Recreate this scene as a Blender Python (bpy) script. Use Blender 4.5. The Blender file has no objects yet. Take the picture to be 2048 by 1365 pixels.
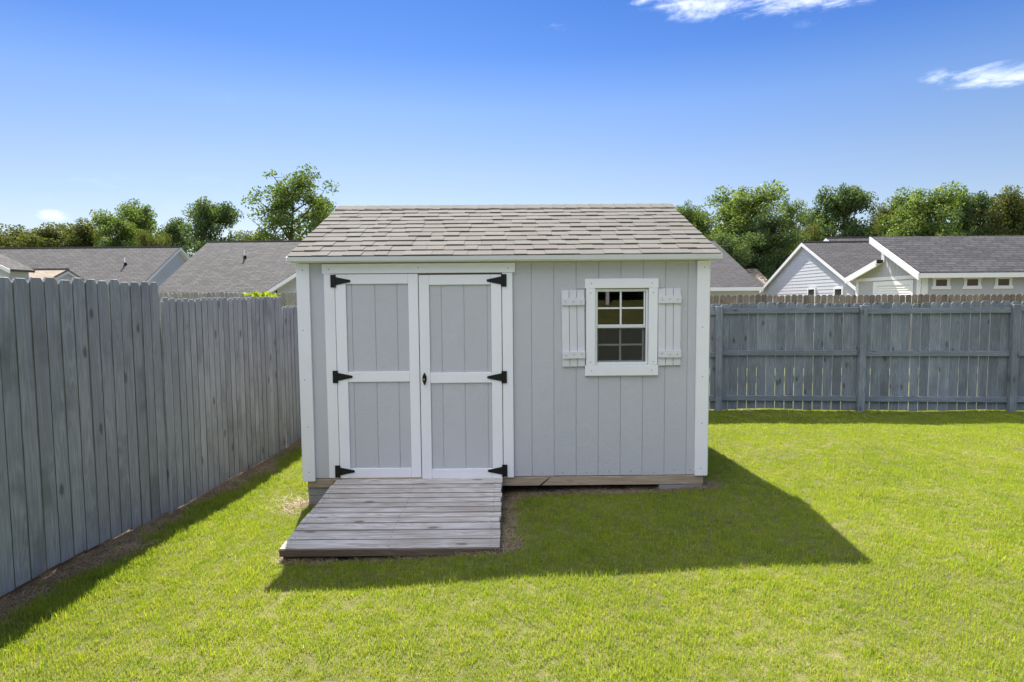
import bpy, math, random
import numpy as np
from mathutils import Matrix, Vector

S = bpy.context.scene
COL = S.collection
R = math.radians

# ------------------------------------------------------------------ camera
F, PITCH, ROLL, CH = 1202.0, 0.0669, 0.0081, 1.752
cam_d = bpy.data.cameras.new("camera")
cam_d.sensor_width = 36.0
cam_d.lens = F / 2048.0 * 36.0
cam_d.clip_start = 0.05
cam_d.clip_end = 3000
cam = bpy.data.objects.new("camera", cam_d)
COL.objects.link(cam)
cam.matrix_world = (Matrix.Translation((0, 0, CH)) @ Matrix.Rotation(math.pi / 2 - PITCH, 4, 'X')
                    @ Matrix.Rotation(-ROLL, 4, 'Z'))
S.camera = cam


def at(px, py, Y):
    """point of the place seen at a pixel of the photograph, at a distance Y ahead"""
    X, V = px - 1024, 682.5 - py
    xi = (math.cos(ROLL) * X + math.sin(ROLL) * V) / F
    yi = (-math.sin(ROLL) * X + math.cos(ROLL) * V) / F
    d = Vector((xi, math.cos(PITCH) + yi * math.sin(PITCH), -math.sin(PITCH) + yi * math.cos(PITCH)))
    return Vector((0, 0, CH)) + d * (Y / d.y)


# ------------------------------------------------------------------ sky, sun, exposure
SUN_TO = Vector((-0.200, 0.79, 1.0)).normalized()
SUN_EL = math.asin(SUN_TO.z)
SUN_AZ = math.atan2(SUN_TO.x, SUN_TO.y)


class G:
    """small node-graph writer"""
    def __init__(s, tree):
        s.t = tree

    def __call__(s, typ, *args, **kw):
        nd = s.t.nodes.new(typ)
        for k, v in kw.items():
            if k.startswith('_'):
                continue
            if hasattr(nd, k) and k not in nd.inputs:
                setattr(nd, k, v)
            else:
                s.put(nd, k, v)
        for i, v in enumerate(args):
            if v is not None:
                s.put(nd, i, v)
        return nd

    def put(s, nd, k, v):
        if isinstance(k, str) and k not in nd.inputs:
            k2 = k.replace('_', ' ')
            sock = nd.inputs[k2] if k2 in nd.inputs else nd.inputs[k2.title()]
        else:
            sock = nd.inputs[k]
        if isinstance(v, bpy.types.Node):
            v = v.outputs[0]
        if isinstance(v, bpy.types.NodeSocket):
            s.t.links.new(v, sock)
        else:
            if sock.type == 'RGBA' and len(v) == 3:
                v = (*v, 1)
            sock.default_value = v

    def m(s, op, a, b=0.0, c=0.0, clamp=False):
        nd = s.t.nodes.new('ShaderNodeMath')
        nd.operation = op
        nd.use_clamp = clamp
        s.put(nd, 0, a); s.put(nd, 1, b)
        if op in ('MULTIPLY_ADD', 'WRAP', 'COMPARE', 'SMOOTH_MIN'):
            s.put(nd, 2, c)
        return nd.outputs[0]

    def v(s, op, a, b=(0, 0, 0), scale=None):
        nd = s.t.nodes.new('ShaderNodeVectorMath')
        nd.operation = op
        s.put(nd, 0, a)
        if op == 'SCALE':
            s.put(nd, 'Scale', scale)
        else:
            s.put(nd, 1, b)
        return nd.outputs[0]

    def ramp(s, fac, stops, interp='LINEAR'):
        nd = s.t.nodes.new('ShaderNodeValToRGB')
        cr = nd.color_ramp
        cr.interpolation = interp
        while len(cr.elements) < len(stops):
            cr.elements.new(0.5)
        for e, (p, c) in zip(cr.elements, stops):
            e.position = p
            e.color = (c, c, c, 1) if isinstance(c, (int, float)) else (*c, 1)
        s.put(nd, 0, fac)
        return nd.outputs[0]

    def mix(s, fac, a, b, blend='MIX'):
        nd = s.t.nodes.new('ShaderNodeMix')
        nd.data_type = 'RGBA'
        nd.blend_type = blend
        s.put(nd, 0, fac); s.put(nd, 6, a); s.put(nd, 7, b)
        return nd.outputs[2]

    def smooth(s, x, a, b):
        nd = s.t.nodes.new('ShaderNodeMapRange')
        nd.interpolation_type = 'SMOOTHSTEP'
        s.put(nd, 0, x); s.put(nd, 1, a); s.put(nd, 2, b)
        return nd.outputs[0]

    def noise(s, vec, scale, detail=4, rough=.55, dist=0.0):
        nd = s.t.nodes.new('ShaderNodeTexNoise')
        s.put(nd, 'Vector', vec); s.put(nd, 'Scale', scale); s.put(nd, 'Detail', detail)
        s.put(nd, 'Roughness', rough); s.put(nd, 'Distortion', dist)
        return nd.outputs[0]


CLX, CLY, CLB = 18.0, 90.0, 12.0  # offset that keeps the added fill cloud out of view, then cloud brightness
world = bpy.data.worlds.new("World")
S.world = world
world.use_nodes = True
wt = world.node_tree
wt.nodes.clear()
g = G(wt)
sky = g('ShaderNodeTexSky')
sky.sky_type = 'NISHITA'
sky.sun_disc = False
sky.sun_elevation = SUN_EL
sky.sun_rotation = SUN_AZ
sky.altitude = 200
sky.air_density = 1.0
sky.dust_density = 0.6
sky.ozone_density = 2.5
# tone of this day's air: paler low down, deep blue higher up (same all round)
tc = g('ShaderNodeTexCoord')
sep = g('ShaderNodeSeparateXYZ', tc.outputs['Generated'])
az = g.m('ARCTAN2', sep.outputs[0], sep.outputs[1])
el = g.m('ARCSINE', sep.outputs[2])
air = g.ramp(g.m('DIVIDE', el, 1.5708, clamp=True), [(.0, (.60, .565, .60)), (.07, (.64, .59, .60)), (.13, (.58, .575, .62)), (.19, (.44, .53, .68)), (.24, (.245, .40, .66)), (.31, (.14, .30, .60)), (1.0, (.16, .33, .60))])
tint = g.mix(1.0, sky, air, 'MULTIPLY')
# thin wind-drawn clouds, laid out by direction over the whole sky
cv = g('ShaderNodeCombineXYZ', az, g.m('MULTIPLY', el, 4.0), 0.0)
cn = g.noise(cv, 9.0, 8, .62, .6)
cn2 = g.noise(cv, 2.2, 3, .5, .3)


def bank(a0, e0, ra, re, slope, amp):
    da = g.m('SUBTRACT', az, a0)
    de = g.m('SUBTRACT', g.m('SUBTRACT', el, e0), g.m('MULTIPLY', da, slope))
    q = g.m('ADD', g.m('POWER', g.m('ABSOLUTE', g.m('DIVIDE', da, ra)), 2.0),
            g.m('POWER', g.m('ABSOLUTE', g.m('DIVIDE', de, re)), 2.0))
    return g.m('MULTIPLY', g.m('SUBTRACT', 1.0, q, clamp=True), amp)


banks = bank(0.40, 0.430, 0.27, 0.046, -0.07, .95)
for b in ((0.675, 0.274, 0.12, 0.022, -0.13, .56), (0.085, 0.413, 0.06, 0.010, 0.0, .26),
          (0.43, 0.383, 0.10, 0.016, -.08, .22), (-0.643, 0.116, 0.028, 0.013, 0.0, .42), (-0.55, 0.15, 0.32, 0.06, 0.1, .22)):
    banks = g.m('MAXIMUM', banks, bank(*b))
cn3 = g.noise(g('ShaderNodeCombineXYZ', az, g.m('MULTIPLY', el, 2.0), 3.0), 34.0, 6, .65, .4)
cl = g.m('ADD', banks, g.m('ADD', g.m('MULTIPLY', g.m('SUBTRACT', cn, 0.5), 3.0), g.m('MULTIPLY', g.m('SUBTRACT', cn3, 0.5), 1.5)))
cl = g.m('MULTIPLY', cl, g.smooth(banks, 0.0, 0.45))
cmask = g.m('MULTIPLY', g.smooth(cl, 0.08, 1.35), .38)
# added sheet of bright broken cloud, kept out of view, to fill the shade
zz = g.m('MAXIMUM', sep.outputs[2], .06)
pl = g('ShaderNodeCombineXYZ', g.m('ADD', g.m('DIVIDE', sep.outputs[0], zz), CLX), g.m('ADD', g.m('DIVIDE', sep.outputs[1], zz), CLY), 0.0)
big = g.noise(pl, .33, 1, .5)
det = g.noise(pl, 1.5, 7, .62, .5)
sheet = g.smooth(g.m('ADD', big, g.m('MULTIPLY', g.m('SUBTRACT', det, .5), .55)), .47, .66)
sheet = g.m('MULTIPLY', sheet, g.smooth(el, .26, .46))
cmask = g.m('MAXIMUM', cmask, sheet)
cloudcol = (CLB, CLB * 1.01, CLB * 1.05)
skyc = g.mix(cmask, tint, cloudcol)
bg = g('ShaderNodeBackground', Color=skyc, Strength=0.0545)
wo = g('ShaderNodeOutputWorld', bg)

sun_d = bpy.data.lights.new("sun", 'SUN')
sun_d.energy = 3.2
sun_d.angle = R(0.53)
sun_d.color = (1.0, 0.95, 0.86)
sun = bpy.data.objects.new("sun", sun_d)
COL.objects.link(sun)
sun.rotation_euler = (-SUN_TO).to_track_quat('-Z', 'Y').to_euler()
sun.location = (-20, 40, 60)

vs = S.view_settings
vs.view_transform = 'Standard'
vs.look = 'None'
vs.gamma = 1.0
vs.use_curve_mapping = False
vs.exposure = 1.93
S.cycles.use_denoising = True
S.cycles.max_bounces = 8
S.cycles.transparent_max_bounces = 12
S.cycles.use_adaptive_sampling = True
S.cycles.adaptive_threshold = 0.008

# ------------------------------------------------------------------ helpers: objects
rng = np.random.default_rng(7)
rnd = random.Random(11)


def mesh(name, verts, faces, material=None, smooth=False):
    me = bpy.data.meshes.new(name)
    me.from_pydata([tuple(v) for v in verts], [], [tuple(f) for f in faces])
    me.update()
    if material:
        me.materials.append(material)
    if smooth:
        me.polygons.foreach_set('use_smooth', [True] * len(me.polygons))
    return me


def fast_mesh(name, V, Fq, material=None, attr=None):
    """V (n,3), Fq (m,k) arrays"""
    me = bpy.data.meshes.new(name)
    V = np.asarray(V, np.float32); Fq = np.asarray(Fq, np.int32)
    me.vertices.add(len(V)); me.vertices.foreach_set('co', V.ravel())
    m, k = Fq.shape
    me.loops.add(m * k); me.loops.foreach_set('vertex_index', Fq.ravel())
    me.polygons.add(m)
    me.polygons.foreach_set('loop_start', np.arange(0, m * k, k, dtype=np.int32))
    me.polygons.foreach_set('loop_total', np.full(m, k, np.int32))
    if attr:
        for nm, (dom, arr) in attr.items():
            a = me.attributes.new(nm, 'FLOAT', dom)
            a.data.foreach_set('value', np.asarray(arr, np.float32))
    if material:
        me.materials.append(material)
    me.update(calc_edges=True)
    me.validate()
    return me


def put(name, me, parent=None, loc=(0, 0, 0), rot=(0, 0, 0), scale=(1, 1, 1)):
    o = bpy.data.objects.new(name, me)
    COL.objects.link(o)
    o.parent = parent
    o.location = loc
    o.rotation_euler = rot
    o.scale = scale
    return o


def tag(o, label=None, category=None, group=None, kind=None):
    if label: o['label'] = label
    if category: o['category'] = category
    if group: o['group'] = group
    if kind: o['kind'] = kind
    return o


def thing(name, label, category, loc=(0, 0, 0), rz=0.0, group=None):
    o = bpy.data.objects.new(name, None)
    COL.objects.link(o)
    o.location = loc
    o.rotation_euler = (0, 0, rz)
    o.empty_display_size = .2
    return tag(o, label, category, group)


def box_geo(x0, x1, y0, y1, z0, z1, c=0.0):
    """box, with chamfered edges when c > 0"""
    if c <= 0:
        v = [(x, y, z) for z in (z0, z1) for y in (y0, y1) for x in (x0, x1)]
        f = [(0, 2, 3, 1), (4, 5, 7, 6), (0, 1, 5, 4), (2, 6, 7, 3), (0, 4, 6, 2), (1, 3, 7, 5)]
        return v, f
    v, idx = [], {}
    for i, sx in enumerate((0, 1)):
        for j, sy in enumerate((0, 1)):
            for k, sz in enumerate((0, 1)):
                X, Y, Z = (x0, x1)[i], (y0, y1)[j], (z0, z1)[k]
                dx, dy, dz = (c, -c)[i], (c, -c)[j], (c, -c)[k]
                for ax, p in enumerate(((X, Y + dy, Z + dz), (X + dx, Y, Z + dz), (X + dx, Y + dy, Z))):
                    idx[(i, j, k, ax)] = len(v); v.append(p)
    f = []
    I = idx
    for s in (0, 1):
        q = [I[(s, 0, 0, 0)], I[(s, 1, 0, 0)], I[(s, 1, 1, 0)], I[(s, 0, 1, 0)]]
        f.append(q if s else q[::-1])
        q = [I[(0, s, 0, 1)], I[(0, s, 1, 1)], I[(1, s, 1, 1)], I[(1, s, 0, 1)]]
        f.append(q if s else q[::-1])
        q = [I[(0, 0, s, 2)], I[(1, 0, s, 2)], I[(1, 1, s, 2)], I[(0, 1, s, 2)]]
        f.append(q if s else q[::-1])
    for j in (0, 1):
        for k in (0, 1):
            q = [I[(0, j, k, 1)], I[(1, j, k, 1)], I[(1, j, k, 2)], I[(0, j, k, 2)]]
            f.append(q if (j ^ k) else q[::-1])
            q = [I[(j, 0, k, 0)], I[(j, 1, k, 0)], I[(j, 1, k, 2)], I[(j, 0, k, 2)]]
            f.append(q if not (j ^ k) else q[::-1])
            q = [I[(j, k, 0, 0)], I[(j, k, 1, 0)], I[(j, k, 1, 1)], I[(j, k, 0, 1)]]
            f.append(q if (j ^ k) else q[::-1])
    for i in (0, 1):
        for j in (0, 1):
            for k in (0, 1):
                q = [I[(i, j, k, 0)], I[(i, j, k, 1)], I[(i, j, k, 2)]]
                f.append(q if not (i ^ j ^ k) else q[::-1])
    return v, f


def box(name, material, parent, x0, x1, y0, y1, z0, z1, c=0.003, rot=(0, 0, 0)):
    """a board whose mesh is centred on its own origin"""
    cx, cy, cz = (x0 + x1) / 2, (y0 + y1) / 2, (z0 + z1) / 2
    v, f = box_geo(x0 - cx, x1 - cx, y0 - cy, y1 - cy, z0 - cz, z1 - cz, c)
    return put(name, mesh(name, v, f, material), parent, (cx, cy, cz), rot)


class MB:
    """collects several shapes for one mesh"""
    def __init__(s):
        s.v, s.f = [], []

    def add(s, v, f):
        o = len(s.v)
        s.v += list(v)
        s.f += [tuple(i + o for i in q) for q in f]
        return s

    def box(s, *a, c=0.0):
        return s.add(*box_geo(*a, c))

    def build(s, name, material, parent=None, loc=(0, 0, 0), smooth=False):
        return put(name, mesh(name, s.v, s.f, material, smooth), parent, loc)


def prism(poly, y0, y1):
    """polygon in (x, z) extruded along y"""
    n = len(poly)
    v = [(x, y0, z) for x, z in poly] + [(x, y1, z) for x, z in poly]
    f = [tuple(range(n)), tuple(range(2 * n - 1, n - 1, -1))]
    f += [(i, i + n, (i + 1) % n + n, (i + 1) % n) for i in range(n)]
    return v, f


# ------------------------------------------------------------------ materials
def new_mat(name):
    m = bpy.data.materials.new(name)
    m.use_nodes = True
    b = m.node_tree.nodes['Principled BSDF']
    return m, G(m.node_tree), b


def obj_coords(g, random_shift=True):
    tc = g('ShaderNodeTexCoord')
    if not random_shift:
        return tc.outputs['Object'], None
    oi = g('ShaderNodeObjectInfo')
    r = oi.outputs['Random']
    sh = g('ShaderNodeCombineXYZ', g.m('MULTIPLY', r, 37.0), g.m('MULTIPLY', r, 91.0), g.m('MULTIPLY', r, 53.0))
    return g.v('ADD', tc.outputs['Object'], sh.outputs[0]), r


def wood(name, light, dark, axis='Z', grain=1.0, var=.18, knots=.8, bump=.25, rough=.85, knot_col=None, stain=None, warp=1.0):
    """weathered sawn timber, grain running along one axis"""
    m, g, b = new_mat(name)
    co, r = obj_coords(g)
    st = {'Z': (1, 1, .06), 'X': (.06, 1, 1), 'Y': (1, .06, 1)}[axis]
    a = g.v('MULTIPLY', co, st)
    big = g.noise(g.v('MULTIPLY', co, tuple(.35 + .0 if s < 1 else 1.0 for s in st)), 3.2, 3, .5)
    rings = g.noise(a, 17.0 * grain, 2, .5, 1.6 * warp)
    ringw = g.m('FRACT', g.m('MULTIPLY', rings, 7.0))
    ringw = g.m('ABSOLUTE', g.m('SUBTRACT', g.m('MULTIPLY', ringw, 2.0), 1.0))
    fine = g.noise(g.v('MULTIPLY', co, tuple(.02 if s < 1 else 1.0 for s in st)), 170.0 * grain, 3, .6)
    f = g.m('ADD', g.m('MULTIPLY', ringw, .42), g.m('MULTIPLY', fine, .55))
    f = g.m('ADD', f, g.m('MULTIPLY', g.m('SUBTRACT', big, .5), .9))
    col = g.mix(g.smooth(f, .2, .95), dark, light)
    # knots
    sx = g('ShaderNodeSeparateXYZ', co)
    along = {'Z': sx.outputs[2], 'X': sx.outputs[0], 'Y': sx.outputs[1]}[axis]
    across = {'Z': g.m('ADD', sx.outputs[0], sx.outputs[1]), 'X': g.m('ADD', sx.outputs[1], sx.outputs[2]), 'Y': g.m('ADD', sx.outputs[0], sx.outputs[2])}[axis]
    kv = g('ShaderNodeCombineXYZ', g.m('MULTIPLY', along, .42), across, 0.0)
    kv = g.v('ADD', kv.outputs[0], g.v('SCALE', g('ShaderNodeTexNoise', Vector=co, Scale=14.0).outputs[1], scale=.022))
    vor = g('ShaderNodeTexVoronoi', Vector=kv, Scale=5.2)
    vor.voronoi_dimensions = '2D'
    sel = g.m('GREATER_THAN', g('ShaderNodeSeparateXYZ', vor.outputs['Color']).outputs[0], 1.0 - .55 * knots)
    kd = g.m('MULTIPLY', g.m('SUBTRACT', 1.0, g.smooth(vor.outputs['Distance'], .05, .13)), sel)
    halo = g.m('MULTIPLY', g.m('SUBTRACT', 1.0, g.smooth(vor.outputs['Distance'], .05, .34)), sel)
    kc = knot_col or tuple(x * .35 for x in dark)
    col = g.mix(g.m('MULTIPLY', halo, .38), col, dark)
    col = g.mix(g.m('MULTIPLY', kd, .62), col, kc)
    if stain:
        sn = g.noise(co, 1.7, 4, .6)
        col = g.mix(g.m('MULTIPLY', g.smooth(sn, .5, .72), stain[1]), col, stain[0])
    val = g.m('ADD', 1.0 - var, g.m('MULTIPLY', r, 2 * var))
    col = g.mix(1.0, col, g('ShaderNodeCombineColor', val, val, val), 'MULTIPLY')
    g.put(b, 'Base Color', col)
    g.put(b, 'Roughness', rough)
    b.inputs['Specular IOR Level'].default_value = .25
    h = g.m('SUBTRACT', g.m('ADD', g.m('MULTIPLY', fine, .6), g.m('MULTIPLY', ringw, .4)), g.m('MULTIPLY', kd, .8))
    bp = g('ShaderNodeBump', Strength=bump, Distance=.004, Height=h)
    g.put(b, 'Normal', bp)
    return m


def paint(name, col, rough=.55, grain=None, bump=.12, var=.03, dirt=.10, dirt_col=(.3, .3, .27)):
    """brushed exterior paint over wood; grain = stretch of the embossed relief"""
    m, g, b = new_mat(name)
    co, r = obj_coords(g)
    n1 = g.noise(co, 2.4, 4, .6)
    n2 = g.noise(co, 28.0, 3, .6)
    c = g.mix(g.m('MULTIPLY', g.smooth(n1, .45, .8), dirt), col, dirt_col)
    c = g.mix(g.m('MULTIPLY', g.smooth(n2, .6, .85), dirt * .6), c, dirt_col)
    val = g.m('ADD', 1.0 - var, g.m('MULTIPLY', r, 2 * var))
    c = g.mix(1.0, c, g('ShaderNodeCombineColor', val, val, val), 'MULTIPLY')
    g.put(b, 'Base Color', c)
    g.put(b, 'Roughness', rough)
    b.inputs['Specular IOR Level'].default_value = .3
    gr = grain or (1, 1, 1)
    w = g.v('ADD', g.v('MULTIPLY', co, gr), g.v('SCALE', g('ShaderNodeTexNoise', Vector=co, Scale=6.0).outputs[1], scale=.25))
    h = g.m('ADD', g.noise(w, 60.0, 3, .6, .8), g.m('MULTIPLY', g.noise(co, 6.0, 2), .6))
    g.put(b, 'Normal', g('ShaderNodeBump', Strength=bump, Distance=.008, Height=h))
    return m


def plain(name, col, rough=.6, metal=0.0, nscale=20.0, namp=.15, bump=.0):
    m, g, b = new_mat(name)
    co, r = obj_coords(g)
    n = g.noise(co, nscale, 4, .6)
    k = g.m('ADD', 1.0 - namp, g.m('MULTIPLY', n, 2 * namp))
    g.put(b, 'Base Color', g.mix(1.0, col, g('ShaderNodeCombineColor', k, k, k), 'MULTIPLY'))
    g.put(b, 'Roughness', rough)
    g.put(b, 'Metallic', metal)
    if bump:
        g.put(b, 'Normal', g('ShaderNodeBump', Strength=bump, Distance=.01, Height=n))
    return m


def far_shingles(name, c1, c2, c3, course=.145, tab=.32, lit=1.0):
    """asphalt shingles on a roof too far off to pick the tabs apart: courses follow the slope"""
    m, g, b = new_mat(name)
    tc = g('ShaderNodeTexCoord')
    uv = tc.outputs['UV']
    br = g('ShaderNodeTexBrick', Vector=uv, Color1=c1, Color2=c2, Mortar=c3, Scale=1.0)
    br.offset = .37
    br.squash = 1.0
    g.put(br, 'Mortar Size', .012); g.put(br, 'Brick Width', tab); g.put(br, 'Row Height', course)
    g.put(br, 'Bias', -.1); g.put(br, 'Mortar Smooth', .3)
    n = g.noise(g.v('MULTIPLY', uv, (2.2, 6.9, 1)), 1.0, 2, .7)
    n2 = g.noise(uv, .35, 3, .6)
    k = g.m('ADD', .62, g.m('ADD', g.m('MULTIPLY', n, .5), g.m('MULTIPLY', n2, .3)))
    col = g.mix(1.0, br.outputs[0], g('ShaderNodeCombineColor', k, k, k), 'MULTIPLY')
    g.put(b, 'Base Color', col)
    g.put(b, 'Roughness', .95)
    b.inputs['Specular IOR Level'].default_value = .15
    g.put(b, 'Normal', g('ShaderNodeBump', Strength=.6, Distance=.02, Height=g.m('SUBTRACT', n, br.outputs[1])))
    return m


M = {}
M['white'] = paint('white_paint', (.88, .87, .91), .5, (1, 1, .08), .06, .02, .10, (.50, .49, .46))
M['white_h'] = paint('white_paint_level', (.88, .87, .91), .5, (.08, 1, 1), .06, .02, .10, (.50, .49, .46))
M['drip'] = paint('drip_edge_paint', (.60, .63, .61), .4, (1, 1, 1), .03, .02, .25, (.40, .43, .38))
M['siding'] = paint('grey_siding_paint', (.57, .57, .605), .6, (.5, 1, 3.4), .6, .015, .06, (.28, .28, .27))
M['shutter'] = paint('shutter_wash', (.72, .72, .76), .65, (1, 1, .08), .35, .04, .4, (.55, .555, .60))
M['black'] = plain('black_hinge_steel', (.010, .010, .011), .45, .3, 60, .3)
M['brass'] = plain('brass_key_cylinder', (.55, .45, .22), .35, .9)
M['vinyl'] = plain('white_vinyl', (.78, .79, .79), .4, 0, 6, .03)
M['steel'] = plain('screw_steel', (.10, .10, .095), .5, .6)
M['skid'] = wood('treated_skid_timber', (.52, .42, .31), (.34, .26, .18), 'X', .8, .06, .5, .3)
M['block'] = plain('concrete_block', (.30, .30, .30), .95, 0, 70, .35, .5)
M['ramp'] = wood('weathered_ramp_plank', (.74, .715, .70), (.36, .32, .28), 'X', 1.0, .10, .6, .6, .85, (.05, .04, .035), ((.32, .29, .26), .45))
M['ramp_edge'] = wood('worn_seam_plank_edge', (.24, .20, .175), (.13, .105, .09), 'X', 1.0, .1, .2, .3)  # worn chamfers, coloured dark so the seams between planks show
M['picket_edge'] = wood('algae_shade_picket_edge', (.155, .165, .14), (.09, .095, .075), 'Z', 1.0, .1, .1, .3)  # algae green, with the shade of the picket seams put into the colour
M['ramp_side'] = wood('brown_plank_edge', (.17, .125, .095), (.10, .07, .05), 'X', 1.0, .05, .2, .3)
M['fence_left'] = wood('grey_stained_picket', (.435, .44, .452), (.285, .29, .303), 'Z', .8, .12, .4, .4, .8, (.045, .045, .045), ((.12, .125, .115), .5))
M['fence_back'] = wood('blue_grey_stained_picket', (.27, .305, .345), (.16, .182, .21), 'Z', .8, .15, .8, .4, .8, (.03, .035, .04), ((.13, .14, .15), .6))
M['fence_rail'] = wood('blue_grey_stained_rail', (.26, .297, .335), (.16, .187, .215), 'X', .8, .08, .4, .4, .8, (.03, .035, .04), ((.13, .15, .16), .4))
M['fence_brown'] = wood('brown_weathered_picket', (.30, .255, .205), (.17, .135, .105), 'Z', .8, .26, .9, .4, .9, (.06, .035, .025), ((.13, .12, .11), .6))
M['fence_pale'] = wood('pale_weathered_picket', (.40, .39, .37), (.23, .22, .20), 'Z', .8, .14, .5, .4, .9, (.1, .09, .08))
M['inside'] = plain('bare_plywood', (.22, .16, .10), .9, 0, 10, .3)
M['vinyl_side'] = plain('white_vinyl_siding', (.52, .53, .57), .55, 0, 1.2, .04)
M['house_wall'] = plain('pale_grey_board_wall', (.43, .43, .46), .6, 0, 1.0, .05)
M['trim_far'] = plain('white_house_trim', (.78, .78, .80), .5, 0, 1.0, .04)
M['roof_a'] = far_shingles('weathered_grey_roof', (.126, .122, .121), (.087, .084, .083), (.040, .039, .038))
M['roof_b'] = far_shingles('dark_grey_roof', (0.090, 0.086, 0.090), (0.059, 0.058, 0.061), (0.023, 0.023, 0.024))
M['roof_c'] = far_shingles('charcoal_roof', (0.085, 0.083, 0.086), (0.054, 0.053, 0.058), (0.013, 0.013, 0.014), .19, .42)
M['roof_t'] = far_shingles('tan_roof', (0.336, 0.280, 0.224), (0.288, 0.240, 0.192), (0.224, 0.184, 0.144))
M['dark_edge'] = plain('dark_drip_edge', (.03, .03, .032), 1.0)
M['dark_edge'].node_tree.nodes['Principled BSDF'].inputs['Specular IOR Level'].default_value = 0

# shed roof shingles: grit and a tone of its own for each tab
m, g, b = new_mat('tan_asphalt_shingle')
co, r = obj_coords(g)
grit = g.noise(co, 260.0, 2, .7)
patch = g.noise(co, 9.0, 3, .6)
base = g.ramp(r, [(0, (.145, .135, .120)), (.3, (.153, .145, .131)), (.55, (.165, .157, .142)), (.8, (.158, .149, .134)), (1, (.149, .138, .122))])
k = g.m('ADD', .66, g.m('ADD', g.m('MULTIPLY', grit, .5), g.m('MULTIPLY', patch, .18)))
g.put(b, 'Base Color', g.mix(1.0, base, g('ShaderNodeCombineColor', k, k, k), 'MULTIPLY'))
g.put(b, 'Roughness', .95)
b.inputs['Specular IOR Level'].default_value = .15
g.put(b, 'Normal', g('ShaderNodeBump', Strength=.5, Distance=.003, Height=grit))
M['shingle'] = m

# window glass: clear pane with its mirror share
m, g, b = new_mat('window_glass')
out = m.node_tree.nodes['Material Output']
fr = g('ShaderNodeFresnel', IOR=1.52)
gl = g('ShaderNodeBsdfGlossy', Color=(1, 1, 1), Roughness=0.0)
tr = g('ShaderNodeBsdfTransparent', Color=(.78, .80, .79))
g.put(out, 'Surface', g('ShaderNodeMixShader', g.m('MULTIPLY', fr, 1.6, clamp=True), tr, gl))
M['glass'] = m
m, g, b = new_mat('insect_screen')
out = m.node_tree.nodes['Material Output']
df = g('ShaderNodeBsdfDiffuse', Color=(.06, .06, .058))
tr = g('ShaderNodeBsdfTransparent')
g.put(out, 'Surface', g('ShaderNodeMixShader', .55, tr, df))
M['screen'] = m
M['dark_glass'] = plain('dark_far_glass', (.03, .035, .04), .08, 0, 3, .3)


def leafy(name, c_dark, c_mid, c_light, trans=.45, attr='tint', inst=False):
    m, g, b = new_mat(name)
    out = m.node_tree.nodes['Material Output']
    a = g('ShaderNodeAttribute')
    a.attribute_type = 'INSTANCER' if inst else 'GEOMETRY'
    a.attribute_name = attr
    col = g.ramp(a.outputs['Fac'], [(0, c_dark), (.5, c_mid), (1, c_light)])
    if inst:
        bl = g('ShaderNodeAttribute')
        bl.attribute_name = 'blade'
        col = g.mix(g.m('MULTIPLY', bl.outputs['Fac'], .55), col, (.36, .30, .13))
    d = g('ShaderNodeBsdfDiffuse', Color=col)
    t = g('ShaderNodeBsdfTranslucent', Color=g.mix(1.0, col, (1.25, 1.2, .55), 'MULTIPLY'))
    gl = g('ShaderNodeBsdfGlossy', Color=(.5, .5, .5), Roughness=.45)
    mx = g('ShaderNodeMixShader', trans, d, t)
    g.put(out, 'Surface', g('ShaderNodeMixShader', .035, mx, gl))
    return m


M['grass'] = leafy('lawn_grass', (.15, .25, .024), (.30, .415, .028), (.44, .49, .042), .5, 'tint', True)
M['straw'] = leafy('dry_straw', (.17, .125, .085), (.36, .28, .19), (.52, .43, .30), .15, 'tint', True)
M['leaf_a'] = leafy('leaf_mid_green', (0.068, 0.120, 0.031), (0.132, 0.203, 0.053), (0.255, 0.305, 0.095))
M['leaf_b'] = leafy('leaf_dark_green', (0.052, 0.095, 0.043), (0.095, 0.151, 0.059), (0.160, 0.217, 0.084))
M['leaf_c'] = leafy('leaf_olive', (0.059, 0.079, 0.024), (0.105, 0.129, 0.040), (0.176, 0.189, 0.065))
M['leaf_y'] = leafy('leaf_yellow_green', (.20, .26, .01), (.30, .38, .015), (.42, .48, .04))
M['bark'] = plain('grey_bark', (.10, .085, .07), .95, 0, 12, .4, .6)

# ground: thatch and soil under the lawn, bare soil where the mask says so
m, g, b = new_mat('lawn_ground')
geo = g('ShaderNodeNewGeometry')
P = geo.outputs['Position']
so = g('ShaderNodeAttribute'); so.attribute_name = 'soil'
n1 = g.noise(P, 1.1, 4, .6)
n2 = g.noise(P, 16.0, 4, .65)
n3 = g.noise(P, 110.0, 3, .6)
lawn = g.ramp(g.m('ADD', g.m('MULTIPLY', n1, .4), g.m('ADD', g.m('MULTIPLY', n2, .35), g.m('MULTIPLY', n3, .3))),
              [(.36, (.075, .085, .026)), (.52, (.15, .155, .048)), (.68, (.25, .23, .09))])
soil = g.ramp(g.m('ADD', g.m('MULTIPLY', n2, .5), g.m('MULTIPLY', n3, .5)),
              [(.3, (.085, .058, .040)), (.5, (.17, .125, .09)), (.7, (.29, .23, .165))])
g.put(b, 'Base Color', g.mix(so.outputs['Fac'], lawn, soil))
g.put(b, 'Roughness', 1.0)
b.inputs['Specular IOR Level'].default_value = .1
g.put(b, 'Normal', g('ShaderNodeBump', Strength=.8, Distance=.02, Height=g.m('ADD', n2, n3)))
M['ground'] = m

# ------------------------------------------------------------------ the ground
SHED_X, SHED_Y, SHED_YAW = -.062, 5.45, .0065


def smoothstep(x, a, b):
    t = np.clip((x - a) / (b - a), 0, 1)
    return t * t * (3 - 2 * t)


def fence_x(y):
    return -3.10 + .050 * np.clip((np.asarray(y, float) - 4.5), -20, 8)


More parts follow.
